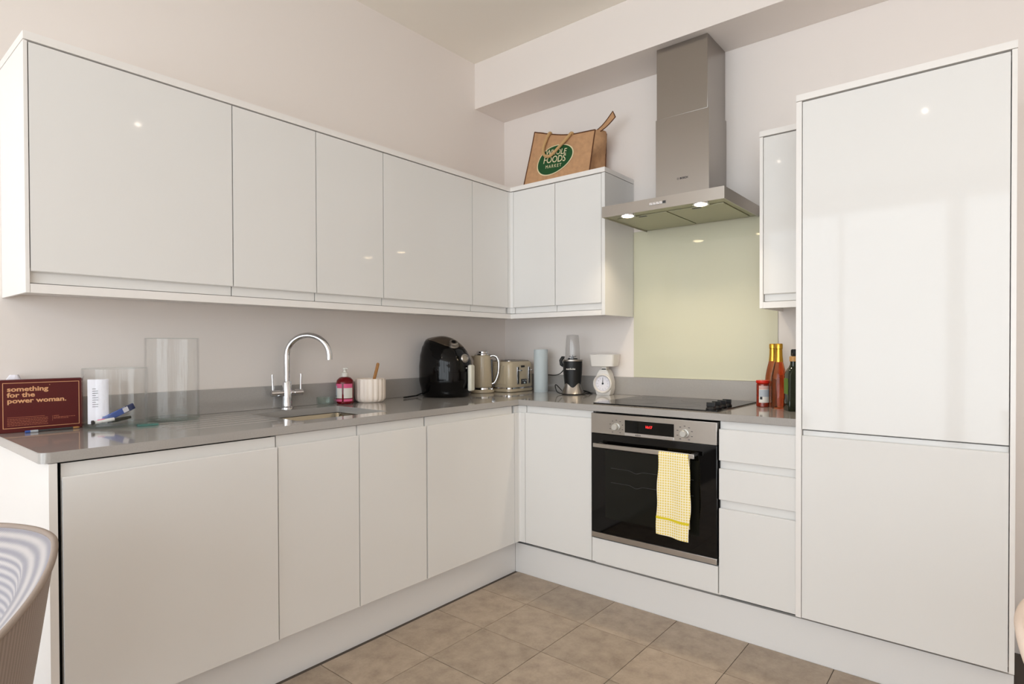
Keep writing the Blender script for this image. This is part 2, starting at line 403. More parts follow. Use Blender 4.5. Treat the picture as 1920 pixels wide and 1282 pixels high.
# ------------------------------------------------------------ kitchen units
def jdoor_profile(z0, zf, zl, th=.024, flip=False):
    """(depth, z) outline: front bottom z0, front top zf, rear lip zl; scooped finger pull between"""
    p = [(0, z0+.0015), (.0015, z0), (th, z0), (th, zl), (.017, zl), (.0165, zf-.004), (.0145, zf-.010), (.0115, zf-.012), (.0085, zf-.010), (.006, zf-.003), (.0035, zf), (.001, zf-.0012), (0, zf-.003)]
    return p
def door_x(name, y0, y1, z0, zf, zl, parent, px, m='gloss', gap=.0020, lab=None):   # faces +X, front at px
    P = [(px-d, y0+gap, z) for d, z in jdoor_profile(z0, zf, zl)]
    return B().prism(P, (0, y1-y0-2*gap, 0)).out(name, m, parent, lab, 50)
def door_y(name, x0, x1, z0, zf, zl, parent, py, m='gloss', gap=.0020, lab=None):   # faces -Y, front at py
    P = [(x0+gap, py+d, z) for d, z in jdoor_profile(z0, zf, zl)]
    return B().prism(P, (x1-x0-2*gap, 0, 0)).out(name, m, parent, lab, 50)
def inv(zc, pts): return [(d, 2*zc-z) for d, z in pts]
def udoor_x(y0, y1, zlow, zf, ztop, parent, px, gap=.0020):
    zc = 1.7; P = [(px-d, y0+gap, z) for d, z in inv(zc, jdoor_profile(2*zc-ztop, 2*zc-zf, 2*zc-zlow))]
    return B().prism(P, (0, y1-y0-2*gap, 0)).out('door', 'gloss', parent, None, 50)
def udoor_y(x0, x1, zlow, zf, ztop, parent, py, gap=.0020):
    zc = 1.7; P = [(x0+gap, py+d, z) for d, z in inv(zc, jdoor_profile(2*zc-ztop, 2*zc-zf, 2*zc-zlow))]
    return B().prism(P, (x1-x0-2*gap, 0, 0)).out('door', 'gloss', parent, None, 50)

# left run of wall cabinets (doors face +X)
LY = [-2.4085, -1.8406, -1.5097, -1.1784, -.6082, -.3215]
LL = ['wide gloss white wall cabinet at the left end of the long run', 'narrow gloss white wall cabinet next to the wide end one, above the tap',
      'narrow gloss white wall cabinet above the soap bottle and ribbed pot', 'wide gloss white wall cabinet above the black air fryer', 'slim gloss white wall cabinet in the corner above the kettle']
for i in range(5):
    y0, y1 = LY[i], LY[i+1]
    t = thing('wall_cabinet', LL[i], 'cabinet', (.001, (y0+y1)/2, ZU+.028), group='gloss white wall cabinets'); o_ = (y0+y1)/2
    yy1 = y1 if i < 4 else -.002
    b = B(); x1 = U-.042; dz = Z0-.003-ZU-.028
    b.box(0, x1, y0-o_+.0005, yy1-o_-.0005, 0, dz); b.out('carcass', 'carc', t)
    d = udoor_x(y0, y1, 1.3600, 1.3925, Z0-.0050, t, U); d.location = (-.001, -o_, -(ZU+.028))
    if i == 0:
        e = bx('end_panel', 'edge', t, -.0, U-.001, -2.4185-o_, y0-o_-.0004, -.028, dz, .0006)
# corner unit post and cabinet of the back run
t = thing('wall_cabinet', 'two-door gloss white wall cabinet under the shopping bag', 'cabinet', (.6, -.001, ZU+.028), group='gloss white wall cabinets')
b = B().box(U+.002-.6, .9345-.6, V+.042, 0, 0, Z0-.003-ZU-.028); b.out('carcass', 'carc', t)
for (x0, x1) in ((.3362, .6367), (.6367, .9348)):
    d = udoor_y(x0, x1, 1.3600, 1.3925, Z0-.0050, t, V); d.location = (-.6, .001, -(ZU+.028))
bx('end_panel', 'gloss', t, .9348-.6, .9555-.6, V+.001, 0, -.028, Z0-.003-ZU-.028, .0006)
# corner post: L-shaped, rounded
b = B(); P = [(U, -.3212), (U, V-.008), (U+.003, V-.003), (U+.008, V), (.3358, V), (.3358, V+.02), (U-.02, V+.02), (U-.02, -.3212)]
b.prism([(x, y, 1.3925) for x, y in P], (0, 0, Z0-.004-1.3925))
b.prism([(x-(.012 if x < .33 else 0), y+.012, 1.36) for x, y in P], (0, 0, .034))
tag(b.out('corner_post', 'gloss'), 'narrow rounded white corner post between the two wall cabinet runs', 'corner post')
# cornices and pelmets
b = B().prism([(0.001, -2.4185, Z0), (U+.001, -2.4185, Z0), (U+.001, V-.001, Z0), (.9556, V-.001, Z0), (.9556, -.001, Z0), (0.001, -.001, Z0)], (0, 0, Z1-Z0))
tag(b.out('cornice_board', 'edge'), 'L-shaped white top board running over both runs of wall cabinets', 'cornice')
P = [(0.03, -2.408), (U, -2.408), (U, V), (.9340, V), (.9340, -.001), (.9160, -.001), (.9160, V+.018), (U-.018, V+.018), (U-.018, -2.408)]
b = B().prism([(x, y, ZU) for x, y in P if x != .03], (0, 0, .0265))
b.box(.001, U-.018, -2.408, -.001, ZU+.014, ZU+.0265); b.box(U-.018, .916, V+.018, -.001, ZU+.014, ZU+.0265)
tag(b.out('pelmet', 'edge'), 'white light pelmet under the wall cabinets turning the corner', 'pelmet')
# small wall cabinet beside the tall unit
t = thing('wall_cabinet', 'small gloss white wall cabinet between hood and tall unit', 'cabinet', (1.735, -.001, ZU), group='gloss white wall cabinets')
bx('carcass', 'carc', t, .0145, .2235, V+.042, 0, .014, .73); bx('end_panel', 'edge', t, 0, .014, V+.001, 0, 0, .73, .0005)
d = udoor_y(1.7498, 1.9586, 1.3600, 1.3890, Z0-.0050, t, V); d.location = (-1.735, .001, -ZU)
bx('light_rail', 'edge', t, .0145, .2235, V+.001, V+.02, 0, .0265); bx('top_board', 'edge', t, -.001, .2235, V-.0005, 0, .732, .7555, .0005)

# tall fridge housing
TF = -.5912; TZ = 2.0814
t = thing('tall_cabinet', 'tall gloss white fridge housing with two doors on the right', 'cabinet', (1.9594, -.001, 0))
w_ = 2.5882-1.9594
bx('side_panel', 'edge', t, 0, .0195, TF+.001, 0, .174, 2.0560, .0006); bx('side_panel', 'edge', t, w_-.0135, w_, TF+.001, 0, .174, 2.0560, .0006)
bx('top_board', 'edge', t, -.0005, w_+.0005, TF, 0, 2.0580, TZ, .0006)
bx('carcass', 'carc', t, .020, w_-.014, TF+.045, 0, .174, 2.0555)
for (z0, z1_) in ((.8660, 2.0510),):
    bx('door', 'gloss', t, .0222, w_-.0160, TF, TF+.022, z0, z1_, .0012)
P = [(.0222, TF+d, z) for d, z in jdoor_profile(.1755, .843, .8600)]
B().prism(P, (w_-.0160-.0222, 0, 0)).out('door', 'gloss', t, None, 50)

# base units, left run
t = thing('base_cabinet', 'wide white dishwasher front at the left end below the red box', 'cabinet', (.001, -2.1235, .16)); oy = 2.1235
bx('end_panel', 'edge', t, 0, .612, -2.4330+oy, -2.4150+oy, -.158, .710, .0006)
bx('carcass', 'mblack', t, 0, .570, -2.4125+oy, -1.8375+oy, 0, .705)
d = door_x('door', -2.4075, -1.8345, .172, .832, .866, t, .6185); d.location = (-.001, oy, -.16)
BU = [(-1.8335, -1.5160, None), (-1.5160, -1.1853, None)]
t = thing('base_cabinet', 'white two-door base cabinet under the sink', 'cabinet', (.001, -1.5095, .16)); oy = 1.5095
b = B().box(0, .570, -1.833+oy, -1.815+oy, 0, .705).box(0, .570, -1.204+oy, -1.186+oy, 0, .705).box(0, .570, -1.815+oy, -1.204+oy, 0, .018).box(0, .012, -1.815+oy, -1.204+oy, .018, .705)
b.box(.552, .570, -1.815+oy, -1.204+oy, .6, .705); b.out('carcass', 'carc', t)
for y0, y1, _ in BU:
    d = door_x('door', y0, y1, .174, .832, .868, t, BX); d.location = (-.001, oy, -.16)
t = thing('base_cabinet', 'white one-door base cabinet under the air fryer', 'cabinet', (.001, -.9, .16)); oy = .9
bx('carcass', 'carc', t, 0, .570, -1.1845+oy, -.6255+oy, 0, .705)
d = door_x('door', -1.1853+.003, -.6140, .174, .832, .868, t, BX); d.location = (-.001, oy, -.16)
b = B(); P = [(BX, -.6132), (BX, DY-.007), (BX+.002, DY-.002), (BX+.007, DY), (.6517, DY), (.6517, DY+.02), (BX-.02, DY+.02), (BX-.02, -.6132)]
b.prism([(x, y, .174) for x, y in P], (0, 0, .832-.174)); b.prism([(x-(.012 if x < .63 else 0), y+.012, .831) for x, y in P], (0, 0, .037))
tag(b.out('corner_post', 'gloss'), 'narrow rounded white corner post between the two base cabinet runs', 'corner post')
# back run
t = thing('base_cabinet', 'narrow white one-door base cabinet left of the oven', 'cabinet', (.86, -.001, .16)); ox = .86
bx('carcass', 'carc', t, .656-ox, 1.055-ox, DY+.044, 0, 0, .705)
d = door_y('door', .6523, 1.0563, .174, .836, .868, t, DY); d.location = (-ox, .001, -.16)
t = thing('oven_housing', 'white oven housing with a plain panel below the oven', 'cabinet', (1.36, -.001, .16)); ox = 1.36
b = B(); b.box(1.0575-ox, 1.0595-ox, DY+.03, 0, 0, .705); b.box(1.6585-ox, 1.6605-ox, DY+.03, 0, 0, .705); b.box(1.0595-ox, 1.6585-ox, DY+.03, 0, 0, .115); b.out('carcass', 'carc', t)
bx('filler_panel', 'gloss', t, 1.0578-ox, 1.6600-ox, DY+.001, DY+.023, .015, .125, .001)
t = thing('drawer_cabinet', 'narrow white three-drawer base cabinet between oven and tall unit', 'cabinet', (1.81, -.001, .16)); ox = 1.81
bx('carcass', 'carc', t, 1.6615-ox, 1.9585-ox, DY+.044, 0, 0, .705)
for (z0, zf, zl) in ((.712, .838, .868), (.555, .680, .7095), (.174, .521, .5525)):
    d = door_y('drawer_front', 1.6628, 1.9580, z0, zf, zl, t, DY); d.location = (-ox, .001, -.16)
# plinths
b = B().box(.5382, .5562, -2.4145, -.5436, -.0025, .150)
tag(b.out('plinth', 'plinth'), 'long white plinth under the sink run of base cabinets', 'plinth')
b = B().box(.5575, 2.5880, -.5436, -.5256, -.0025, .150)
tag(b.out('plinth', 'plinth'), 'long white plinth under the oven run and tall unit', 'plinth')

# ------------------------------------------------------------ worktop with sink cut-out and drainer grooves
b = B(); y0 = -2.4514; xf = .6165; yf = -.5860; r = .022
P = [(0.001, y0)]
for k in range(7): a = -PI/2+k*PI/12; P.append((xf-r+r*math.cos(a), y0+r+r*math.sin(a)))
P += [(xf, yf), (1.9590, yf), (1.9590, -.001), (.001, -.001)]
b.prism([(x, y, ZB) for x, y in P], (0, 0, ZW-ZB))
bmesh.ops.bevel(b.bm, geom=[e for e in b.bm.edges if abs(e.verts[0].co.z-e.verts[1].co.z) < 1e-5 and all((v.co.x > .58 or v.co.y < -2.3) for v in e.verts)], offset=.0015, segments=2, affect='EDGES')
wt = b.out('worktop', 'top', None, None, 30, True)
cut = []
def rbox(x0, x1, y0, y1, z0, z1, r, seg=6):
    P = []
    for (cx, cy, a0) in ((x1-r, y1-r, 0), (x0+r, y1-r, PI/2), (x0+r, y0+r, PI), (x1-r, y0+r, 3*PI/2)):
        for k in range(seg+1): a = a0+k*PI/2/seg; P.append((cx+r*math.cos(a), cy+r*math.sin(a), z0))
    return B().prism(P, (0, 0, z1-z0))
cut.append(rbox(.152, .522, -1.710, -1.312, .85, .95, .012).out('cut', 'top'))
for x in (.14, .20, .26, .32, .38, .44):
    c = B().lathe([(0, 0), (.007, .012), (.009, .05), (.009, .30), (.007, .338), (0, .35)], 16, (x, -2.085, ZW+.0045), Matrix.Rotation(-PI/2, 4, 'X')).out('cut', 'top')
    cut.append(c)
boolean(wt, cut)
tag(wt, 'L-shaped grey quartz worktop with sink cut-out and drainer grooves', 'worktop')
tag(bx('upstand', 'top', None, .0005, .020, -2.38, -.0205, ZW+.0003, .999, .001), 'low grey quartz upstand along the left wall behind the tap', 'upstand')
tag(bx('upstand', 'top', None, .0005, 1.9585, -.020, -.0005, ZW+.0003, .999, .001), 'low grey quartz upstand along the back wall behind the hob', 'upstand')
# sink
t = thing('sink', 'stainless steel undermount sink bowl set in the grey worktop', 'sink', (.337, -1.511, .69))
b = B()
def ring(x0, x1, y0, y1, z, r, seg=5):
    P = []
    for (cx, cy, a0) in ((x1-r, y1-r, 0), (x0+r, y1-r, PI/2), (x0+r, y0+r, PI), (x1-r, y0+r, 3*PI/2)):
        for k in range(seg+1): a = a0+k*PI/2/seg; P.append(Vector((cx+r*math.cos(a), cy+r*math.sin(a), z)))
    return P
R_ = [ring(-.205, .205, -.22, .22, .1805, .02), ring(-.187, .187, -.202, .202, .1805, .016), ring(-.185, .185, -.20, .20, .178, .016), ring(-.183, .183, -.198, .198, .02, .02), ring(-.165, .165, -.18, .18, .002, .02), ring(-.03, .03, -.03, .03, 0, .029)]
VV = [[b.bm.verts.new(p) for p in q] for q in R_]
for A, C in zip(VV, VV[1:]):
    for k in range(len(A)): b.bm.faces.new((A[k], A[(k+1) % len(A)], C[(k+1) % len(A)], C[k]))
b.bm.faces.new(VV[-1]); b.out('bowl', 'steelin', t)
B().lathe([(0, .002), (.028, .002), (.034, .0045), (.036, .001), (0, .0005)], 32).out('drain', 'chrome', t)
# splashback
tag(bx('splashback', 'splash', None, .9575, 1.7266, -.0065, -.0005, .9995, 1.795, .0008), 'pale mint green glass splashback behind the hob', 'splashback')

# ------------------------------------------------------------ hood
t = thing('extractor_hood', 'brushed steel chimney extractor hood above the hob', 'extractor hood', (1.339, -.008, 1.786))
ox, oy = 1.339, .008
x0, x1, yf_ = 1.0376-ox, 1.6399-ox, -.4567+oy
b = B(); z0, z1 = 0, .0522
b.box(x0, x1, yf_, yf_+.004, z0, z1); b.box(x0, x0+.004, yf_+.004, 0, z0, z1); b.box(x1-.004, x1, yf_+.004, 0, z0, z1); b.box(x0+.004, x1-.004, yf_+.004, 0, z1-.004, z1)
b.out('canopy', 'steelh', t)
b = B().box(x0+.004, x1-.004, yf_+.004, -.006, .006, .012); b.out('underside_plate', 'filter', t)
for (a, c) in ((x0+.035, -.004), (.004, x1-.035)):
    f = B().box(a, c, yf_+.085, -.03, .0015, .006, .001).out('grease_filter', 'filter', t)
    B().box((a+c)/2-.02, (a+c)/2+.02, yf_+.095, yf_+.107, .0002, .0015).out('filter_catch', 'dgrey', f)
for (x, y) in HL:
    f = B().lathe([(.028, -.003), (.036, -.004), (.038, .006), (.028, .006)], 32, (x-ox, y+oy, .001)).out('lamp_ring', 'chrome', t)
    B().lathe([(0, -.0055), (.024, -.005), (.028, -.002), (.028, .004), (0, .004)], 32, (x-ox, y+oy, .0005)).out('lamp_lens', 'bulb', f)
f = B().box(1.2893-ox, 1.3780-ox, yf_-.001, yf_, .018, .035, .0004).out('control_strip', 'steel', t)
for k in range(5): B().box(1.2925-ox+.0166*k, 1.3060-ox+.0166*k, yf_-.004, yf_-.001, .021, .032, .0006).out('button', 'chrome' if k < 4 else 'dgrey', f)
b = B().box(1.2065-ox, 1.4794-ox, -.2284+oy, 0, .0527, 2.279-1.786, .0004); b.out('lower_chimney', 'steeld', t)
b = B().box(1.2120-ox, 1.4730-ox, -.2283+oy, 0, 2.2792-1.786, ZBM-1.786-.001, .001); b.out('upper_chimney', 'steeld', t)
yl = -.2284+oy-.0003
text('maker_lettering', 'BOSCH', .0125, 'print', t, (1.3345-ox, yl, .184), (1, 0, 0), (0, 0, 1), off=.0006)
b = B().lathe([(.0048, 0), (.0056, 0), (.0056, .0003), (.0048, .0003)], 24, (1.325-ox, yl, .188), Matrix.Rotation(PI/2, 4, 'X')).box(1.3220-ox, 1.3230-ox, yl-.0003, yl, .185, .191).box(1.3270-ox, 1.3280-ox, yl-.0003, yl, .185, .191).box(1.3230-ox, 1.3270-ox, yl-.0003, yl, .1876, .1884)
b.out('maker_emblem', 'print', t)

# ------------------------------------------------------------ oven
t = thing('oven', 'built-in oven with steel control panel and black glass door', 'oven', (1.359, -.02, .29)); ox, oz = 1.359, .29; oy = .02
b = B().box(1.061-ox, 1.657-ox, DY+.02+oy, -.03+oy, .012, .858-oz); b.out('body', 'dgrey', t)
yp = -.587+oy
cp = bx('control_panel', 'steelh', t, 1.0600-ox, 1.6585-ox, yp, DY+.02+oy, .7725-oz, .8635-oz, .0015)
f = bx('display', 'bglass', cp, 1.2383-ox, 1.4739-ox, yp-.0012, yp, .788-oz, .8425-oz, .0003)
text('digits', '16:17', .0150, 'disp', cp, (1.340-ox, yp-.0015, .815-oz), (1, 0, 0), (0, 0, 1), off=.0004, label='red clock digits')
s_ = bx('trim_strip', 'chrome', cp, 1.2383-ox, 1.4739-ox, yp-.0025, yp, .7745-oz, .7865-oz, .0004, 'shiny silver strip under the display')
text('maker_lettering', 'BOSCH', .008, 'print', cp, (1.292-ox, yp-.0028, .7775-oz), (1, 0, 0), (0, 0, 1))
for x in (1.1944, 1.5216):
    kn = B().lathe([(0, 0), (.018, 0), (.018, .003), (.0145, .004), (.0140, .020), (.0125, .022), (0, .022)], 32, (x-ox, yp, .8085-oz), Matrix.Rotation(PI/2, 4, 'X')).out('knob', 'knob', cp)
    b = B()
    for a in (0, 35, 70, 110, 145, 215, 250, 290, 325):
        q = math.radians(a+90); cx, cz = x-ox+.034*math.cos(q), .8085-oz+.030*math.sin(q); s1 = .0032 if x < 1.3 else .004
        b.box(cx-s1, cx+s1, yp-.0003, yp, cz-.0012, cz+.0012)
    b.out('printed_marks', 'print', cp)
dr = bx('door', 'bglass', t, 1.0600-ox, 1.6585-ox, yp+.002, DY+.019+oy, .318-oz, .7705-oz, .002)
bx('window', 'oglass', dr, 1.135-ox, 1.585-ox, yp+.0012, yp+.0021, .39-oz, .70-oz)
for z in (.555, .62):
    P = [(1.165-ox+.395*k/40, yp+.0008, z-oz-.010*math.exp(-((k-13)/2.2)**2)) for k in range(41)]
    B().tube(P, .0011, 6).out('rack_rail', 'dgrey', dr)
bx('bottom_trim', 'steelh', t, 1.0600-ox, 1.6585-ox, yp, DY+.019+oy, .2925-oz, .3165-oz, .001)
h = B(); h.box(1.098-ox, 1.582-ox, -.632+oy, -.622+oy, .7155-oz, .7335-oz, .0015)
for x in (1.115, 1.563): h.box(x-.009-ox, x+.009-ox, -.622+oy, yp+.003, .719-oz, .730-oz, .001)
h.out('handle', 'steelh', t)
# tea towel
def tw(u, v, back=False):
    x = 1.4275+.131*u
    L1 = .335; r = .0085; s_ = v*(L1+PI*r+.30)
    if s_ < .30: z = .7245-.30+s_; y = -.627+r
    elif s_ < .30+PI*r:
        a = (s_-.30)/r; y = -.627+r*math.cos(a); z = .7245+.0095*math.sin(a)
    else: z = .7245-(s_-.30-PI*r)*(1.0+.035*u); y = -.627-r
    k = max(0, (.7245-z)/.34)
    if s_ >= .30+PI*r: y -= .004*math.sin(u*9+1)*min(1, k*3)+.006*k; x += -.008*k*(1-u)+.010*math.sin(k*PI)*u+.002*k*u + .002*math.sin(z*40)
    else: y = -.627+r*(1 if s_ < .30 else math.cos((s_-.30)/r)); x = 1.4275+.131*u
    return Vector((x, y, z))
b = B().grid(lambda u, v: tw(u, v), 26, 80).solid(.003)
tw_o = tag(b.out('tea_towel', 'towel', None, None, 60), 'yellow and white checked tea towel hanging over the oven handle', 'towel')
def ts(u, v):
    p = tw(u, .887+.014*v); p.y -= .0024; return p
B().grid(ts, 26, 3).out('stripe', 'glaze', tw_o, 'solid yellow stripe near the hem')
# hob
t = thing('hob', 'black glass ceramic hob let into the worktop under the hood', 'hob', (1.340, -.29, ZW))
rbox(-.303, .303, -.248, .248, .0003, .0055, .006).out('glass_plate', 'bglass', t)
for (x, y, r) in ((-.16, -.10, .105), (-.16, .13, .075), (.09, -.11, .075), (.08, .12, .095)):
    B().lathe([(r-.0006, 0), (r+.0006, 0), (r+.0006, .0002), (r-.0006, .0002)], 64, (x, y, .0055)).out('cooking_zone', 'dgrey', t)
for k in range(4):
    y = -.215+.060*k
    kn = B().lathe([(0, 0), (.021, 0), (.0215, .004), (.019, .007), (.017, .012), (0, .012)], 32, (.262, y, .0056)).out('knob', 'mblack', t)
    B().box(.262-.019, .262+.019, y-.004, y+.004, .0170, .035, .0015).out('knob_grip', 'mblack', kn)

# ------------------------------------------------------------ tap
t = thing('kitchen_tap', 'tall chrome swan-neck mixer tap behind the sink', 'tap', (.062, -1.505, ZW))
B().lathe([(0, 0), (.026, 0), (.026, .004), (.021, .010), (.019, .045), (.019, .115), (.0165, .120), (0, .120)], 40).out('body', 'chrome', t)
dx, dy = .155, .110; Lh = math.hypot(dx, dy)/2; ux, uy = dx/(2*Lh), dy/(2*Lh)
P = [(0, 0, .118+.012*k) for k in range(0, 10)]
zc = .232
for k in range(0, 31):
    a = PI-k*(PI*1.02)/30; rr = Lh
    P.append((ux*(Lh+rr*math.cos(a)), uy*(Lh+rr*math.cos(a)), zc+rr*.94*math.sin(a)))
P.append((ux*2*Lh-.0, uy*2*Lh, .214))
B().tube(P, .0125, 20).out('spout', 'chrome', t)
vx, vy = .60, -.80  # handle axis
for s in (-1, 1):
    vx, vy = (.12, .99)
    p0 = Vector((0, 0, .068)); d = Vector((vx*s, vy*s, 0))
    h = B().tube([p0+d*.012, p0+d*.030, p0+d*.031, p0+d*.068], lambda q: .0115 if q < .4 else .014, 20).out('valve_housing', 'chrome', t)
    B().tube([p0+d*.060+Vector((0, 0, .010)), p0+d*.061+Vector((.0, 0, .05)), p0+d*(.062)+Vector((.0, 0, .082))], .0042, 12).out('lever', 'chrome', h)
# glass dish
t = B().lathe([(0, .002), (.036, .002), (.0405, .006), (.0425, .036), (.0400, .038), (.038, .034), (.035, .009), (0, .007)], 36, rmod=lambda a, z: 1+.012*math.cos(18*a)).out('glass_dish', 'dishglass')
t.location = (.075, -1.325, ZW); tag(t, 'small ribbed greenish glass dish behind the sink', 'dish')
# soap bottle
t = thing('soap_bottle', 'red liquid soap pump bottle with pink and white label', 'soap bottle', (.085, -1.232, ZW), math.radians(-40))
B().lathe([(0, .001), (.034, .001), (.038, .005), (.0395, .02), (.0395, .100), (.037, .112), (.026, .124), (.014, .128), (.0135, .134), (0, .134)], 40).out('bottle', 'redsoap', t)
def lab(r, a0, a1, z0, z1, n=16): return B().grid(lambda u, v: Vector((r*math.cos(a0+(a1-a0)*u), r*math.sin(a0+(a1-a0)*u), z0+(z1-z0)*v)), n, 1).solid(.0003)
d_ = math.radians
for (a0, a1, nm) in ((-120, -14, 0), (-2, 62, 1)):
    lab(.0400, d_(a0), d_(a1), .076, .096).out('label_top', 'pink', t); lab(.0400, d_(a0), d_(a1), .028, .076).out('label', 'label', t); lab(.0400, d_(a0), d_(a1), .013, .024).out('label_base', 'pink', t)
lab(.0404, d_(-118), d_(-55), .034, .086).out('text_panel', 'greylabel', t); lab(.0407, d_(-108), d_(-66), .022, .042).out('barcode', 'print', t)
B().lathe([(0, .128), (.015, .128), (.0155, .146), (.008, .150), (.006, .160), (.009, .162), (.009, .170), (0, .171)], 28).tube([(0, 0, .167), (.012, .008, .168), (.026, .018, .166)], .004, 10).out('pump', 'label', t)
# ribbed pot with brush
t = thing('ribbed_pot', 'cream ribbed ceramic pot right of the soap bottle', 'pot', (.105, -1.105, ZW))
n_ = 17
B().lathe([(0, 0), (.052, 0), (.062, .004), (.071, .016), (.0725, .03), (.0725, .106), (.069, .114), (.066, .115), (.064, .112), (.063, .02), (0, .015)], 17*10, rmod=lambda a, z: 1-(.055*abs(math.cos(a*n_/2))**3 if .002 < z < .110 else 0)).out('pot', 'ceramic', t)
t = B().tube([(-.03, .0, .018), (.0, .008, .105), (.016, .014, .16), (.0225, .0165, .186), (.024, .017, .190)], lambda q: .0075 if q < .9 else .005, 14).out('wooden_brush', 'wood'); t.scale = (1, 1, 1)
t.location = (.108, -1.095, ZW); tag(t, 'brown wooden handle standing in the ribbed cream pot', 'brush')
# glass vases
def vase(name, loc, r, h, label):
    t = thing(name, label, 'vase', loc)
    B().lathe([(r-.0035, .0125), (r, .012), (r, h-.003), (r-.0005, h-.001), (r-.0018, h), (r-.0031, h-.001), (r-.0035, h-.003), (r-.0035, .0125)], 72).out('glass_wall', 'glass', t)
    B().lathe([(0, .001), (r-.007, .001), (r-.002, .003), (r, .008), (r, .0115), (r-.004, .0115), (r-.010, .0095), (0, .0095)], 72).out('glass_base', 'basegl', t)
    B().lathe([(r-.0030, h-.0005), (r-.0018, h+.0006), (r-.0006, h-.0005)], 72).out('rim', 'basegl', t)
    return t
vase('glass_vase', (.135, -2.155, ZW), .092, .199, 'short clear glass cylinder vase holding papers beside the red box')
vase('glass_vase', (.113, -1.972, ZW), .086, .303, 'tall clear glass cylinder vase left of the drainer grooves')
# contents of the short vase
t = thing('paper_leaflet', 'white printed leaflet standing inside the short glass vase', 'leaflet', (.128, -2.209, ZW+.0125), 0)
P = lambda u, v: Vector((.018*math.sin(u*2.2), -.022+.055*u, .150*v))
B().grid(P, 10, 6).solid(.0008).out('sheet', 'paper', t)
for k in range(9): B().box(.0195, .0201, -.014, -.014+(.016 if k % 3 else .010), .118-.0075*k, .1195-.0075*k).out('printed_line', 'print', t)
B().box(.0193, .0199, .014, .024, .016, .024).out('printed_mark', 'print', t)
t = thing('foil_packet', 'blue printed packet with white square label leaning inside the short vase', 'packet', (.150, -2.20, ZW+.012))
p0 = Vector((0, .006, .012)); p1 = Vector((-.010, .098, .054)); dd = (p1-p0).normalized(); nn = Vector((.96, .1, -.1)).cross(dd).normalized(); mm_ = dd.cross(nn).normalized()
Mx = Matrix(((mm_.x, dd.x, nn.x, p0.x), (mm_.y, dd.y, nn.y, p0.y), (mm_.z, dd.z, nn.z, p0.z), (0, 0, 0, 1)))
Ln = (p1-p0).length
B().box(-.004, .004, 0, Ln*.72, -.0105, .0105, .003).xf(Mx).out('packet_body', 'blue', t)
B().box(-.0038, .0038, Ln*.72, Ln, -.0110, .0110, .003).xf(Mx).out('packet_end', 'navy', t, 'dark navy end of the packet')
for s in (-1, 1): B().box(.0042*s-.0003, .0042*s+.0003, Ln*.62, Ln*.62+.017, -.0075, .0095).xf(Mx).out('square_label', 'paper', t)
t = thing('toothbrush', 'white and pink stick with dark round tip lying inside the short vase', 'brush', (.165, -2.222, ZW+.020))
B().tube([(0, 0, 0), (-.004, .055, .006)], .006, 14).out('stick', 'white', t); B().cyl((.0, -.002, 0), .0075, .006, '-y', 20).out('dark_tip', 'mblack', t); B().tube([(.0002, .008, .0065), (-.0015, .028, .0085)], .0025, 10).out('pink_band', 'pink', t)
t = thing('paintbrush', 'short dark olive handled tool lying under the blue packet in the vase', 'tool', (.150, -2.155, ZW+.0175))
B().tube([(0, -.028, -.001), (0, 0, .004), (0, .040, .010)], lambda q: .0045+.0025*math.sin(q*PI), 14).out('handle', 'olive', t); B().tube([(0, -.050, -.002), (0, -.028, -.001)], .004, 12).out('ferrule', 'chrome', t)
t = bx('glass_coaster', 'teal', None, -.016, .016, -.030, .030, 0, .007, .001); t.location = (.222, -2.088, ZW+.0004); t.rotation_euler = (0, 0, math.radians(-8)); tag(t, 'small flat teal glass block lying in front of the vases', 'coaster')

# red box
t = thing('gift_box', 'dark red cardboard box with gold lettering at the worktop end', 'box', (.0897, -2.2348, ZW+.0003), math.radians(-94.4)+PI)
# local: +x runs along the front to the left (towards -Y), front face normal = +y?
L_, H_, D_ = .212, .1675, .040
Mx = Matrix(((0, 0, 0, 0),)*4)
fx = (Vector((.0737, -2.4391, 0))-Vector((.0897, -2.2348, 0))).normalized()   # towards the left end
t.rotation_euler = (0, 0, math.atan2(fx.y, fx.x))
# local x -> left end; local y (rotated +90) points to +X world side = front
b = B().box(0, L_, -D_, 0, 0, H_, .0015); bo = b.out('carton', 'maroon', t)
Lx, Ly_ = (-1, 0, 0), (0, 0, 1)
fy = .0003
def T(s_, size, x, z, m='gilt', off=0, sx=1.0, nm='lettering'): return text(nm, s_, size, m, bo, (x, fy, z), Lx, Ly_, off=off, sx=sx)
T('something', .0205, .1880, 0.1310, off=.0006, sx=1.16); T('for the', .0205, .1880, 0.1125, off=.0006, sx=1.16); T('power woman.', .0205, .1880, 0.0940, off=.0006, sx=1.16); T('\u00b0', .010, .0870, .143)
b = B(); x0, x1, z0, z1 = .009, .1985, .0135, .158; w1 = .0016
b.box(x0, x1, 0, .0004, z0, z0+w1).box(x0, x1, 0, .0004, z1-w1, z1).box(x0, x0+w1, 0, .0004, z0+w1, z1-w1).box(x1-w1, x1, 0, .0004, z0+w1, z1-w1); b.out('border_line', 'gilt', bo)
b = B()
random.seed(3)
b.box(.098, .188, 0, .0003, .0475, .0485)
for k in range(5):
    x = .188
    while x > .092:
        l = random.uniform(.003, .008); b.box(max(x-l, .09), x, 0, .0003, .0420-.005*k, .0434-.005*k); x -= l+.0012
b.box(.0785, .0790, 0, .0003, .030, .047); b.box(.062, .076, 0, .0003, .045, .0464)
for k in range(2):
    x = .076
    while x > .022+.02*k:
        l = random.uniform(.003, .008); b.box(x-l, x, 0, .0003, .0405-.004*k, .0418-.004*k); x -= l+.0012
b.out('small_print', 'printm', bo)
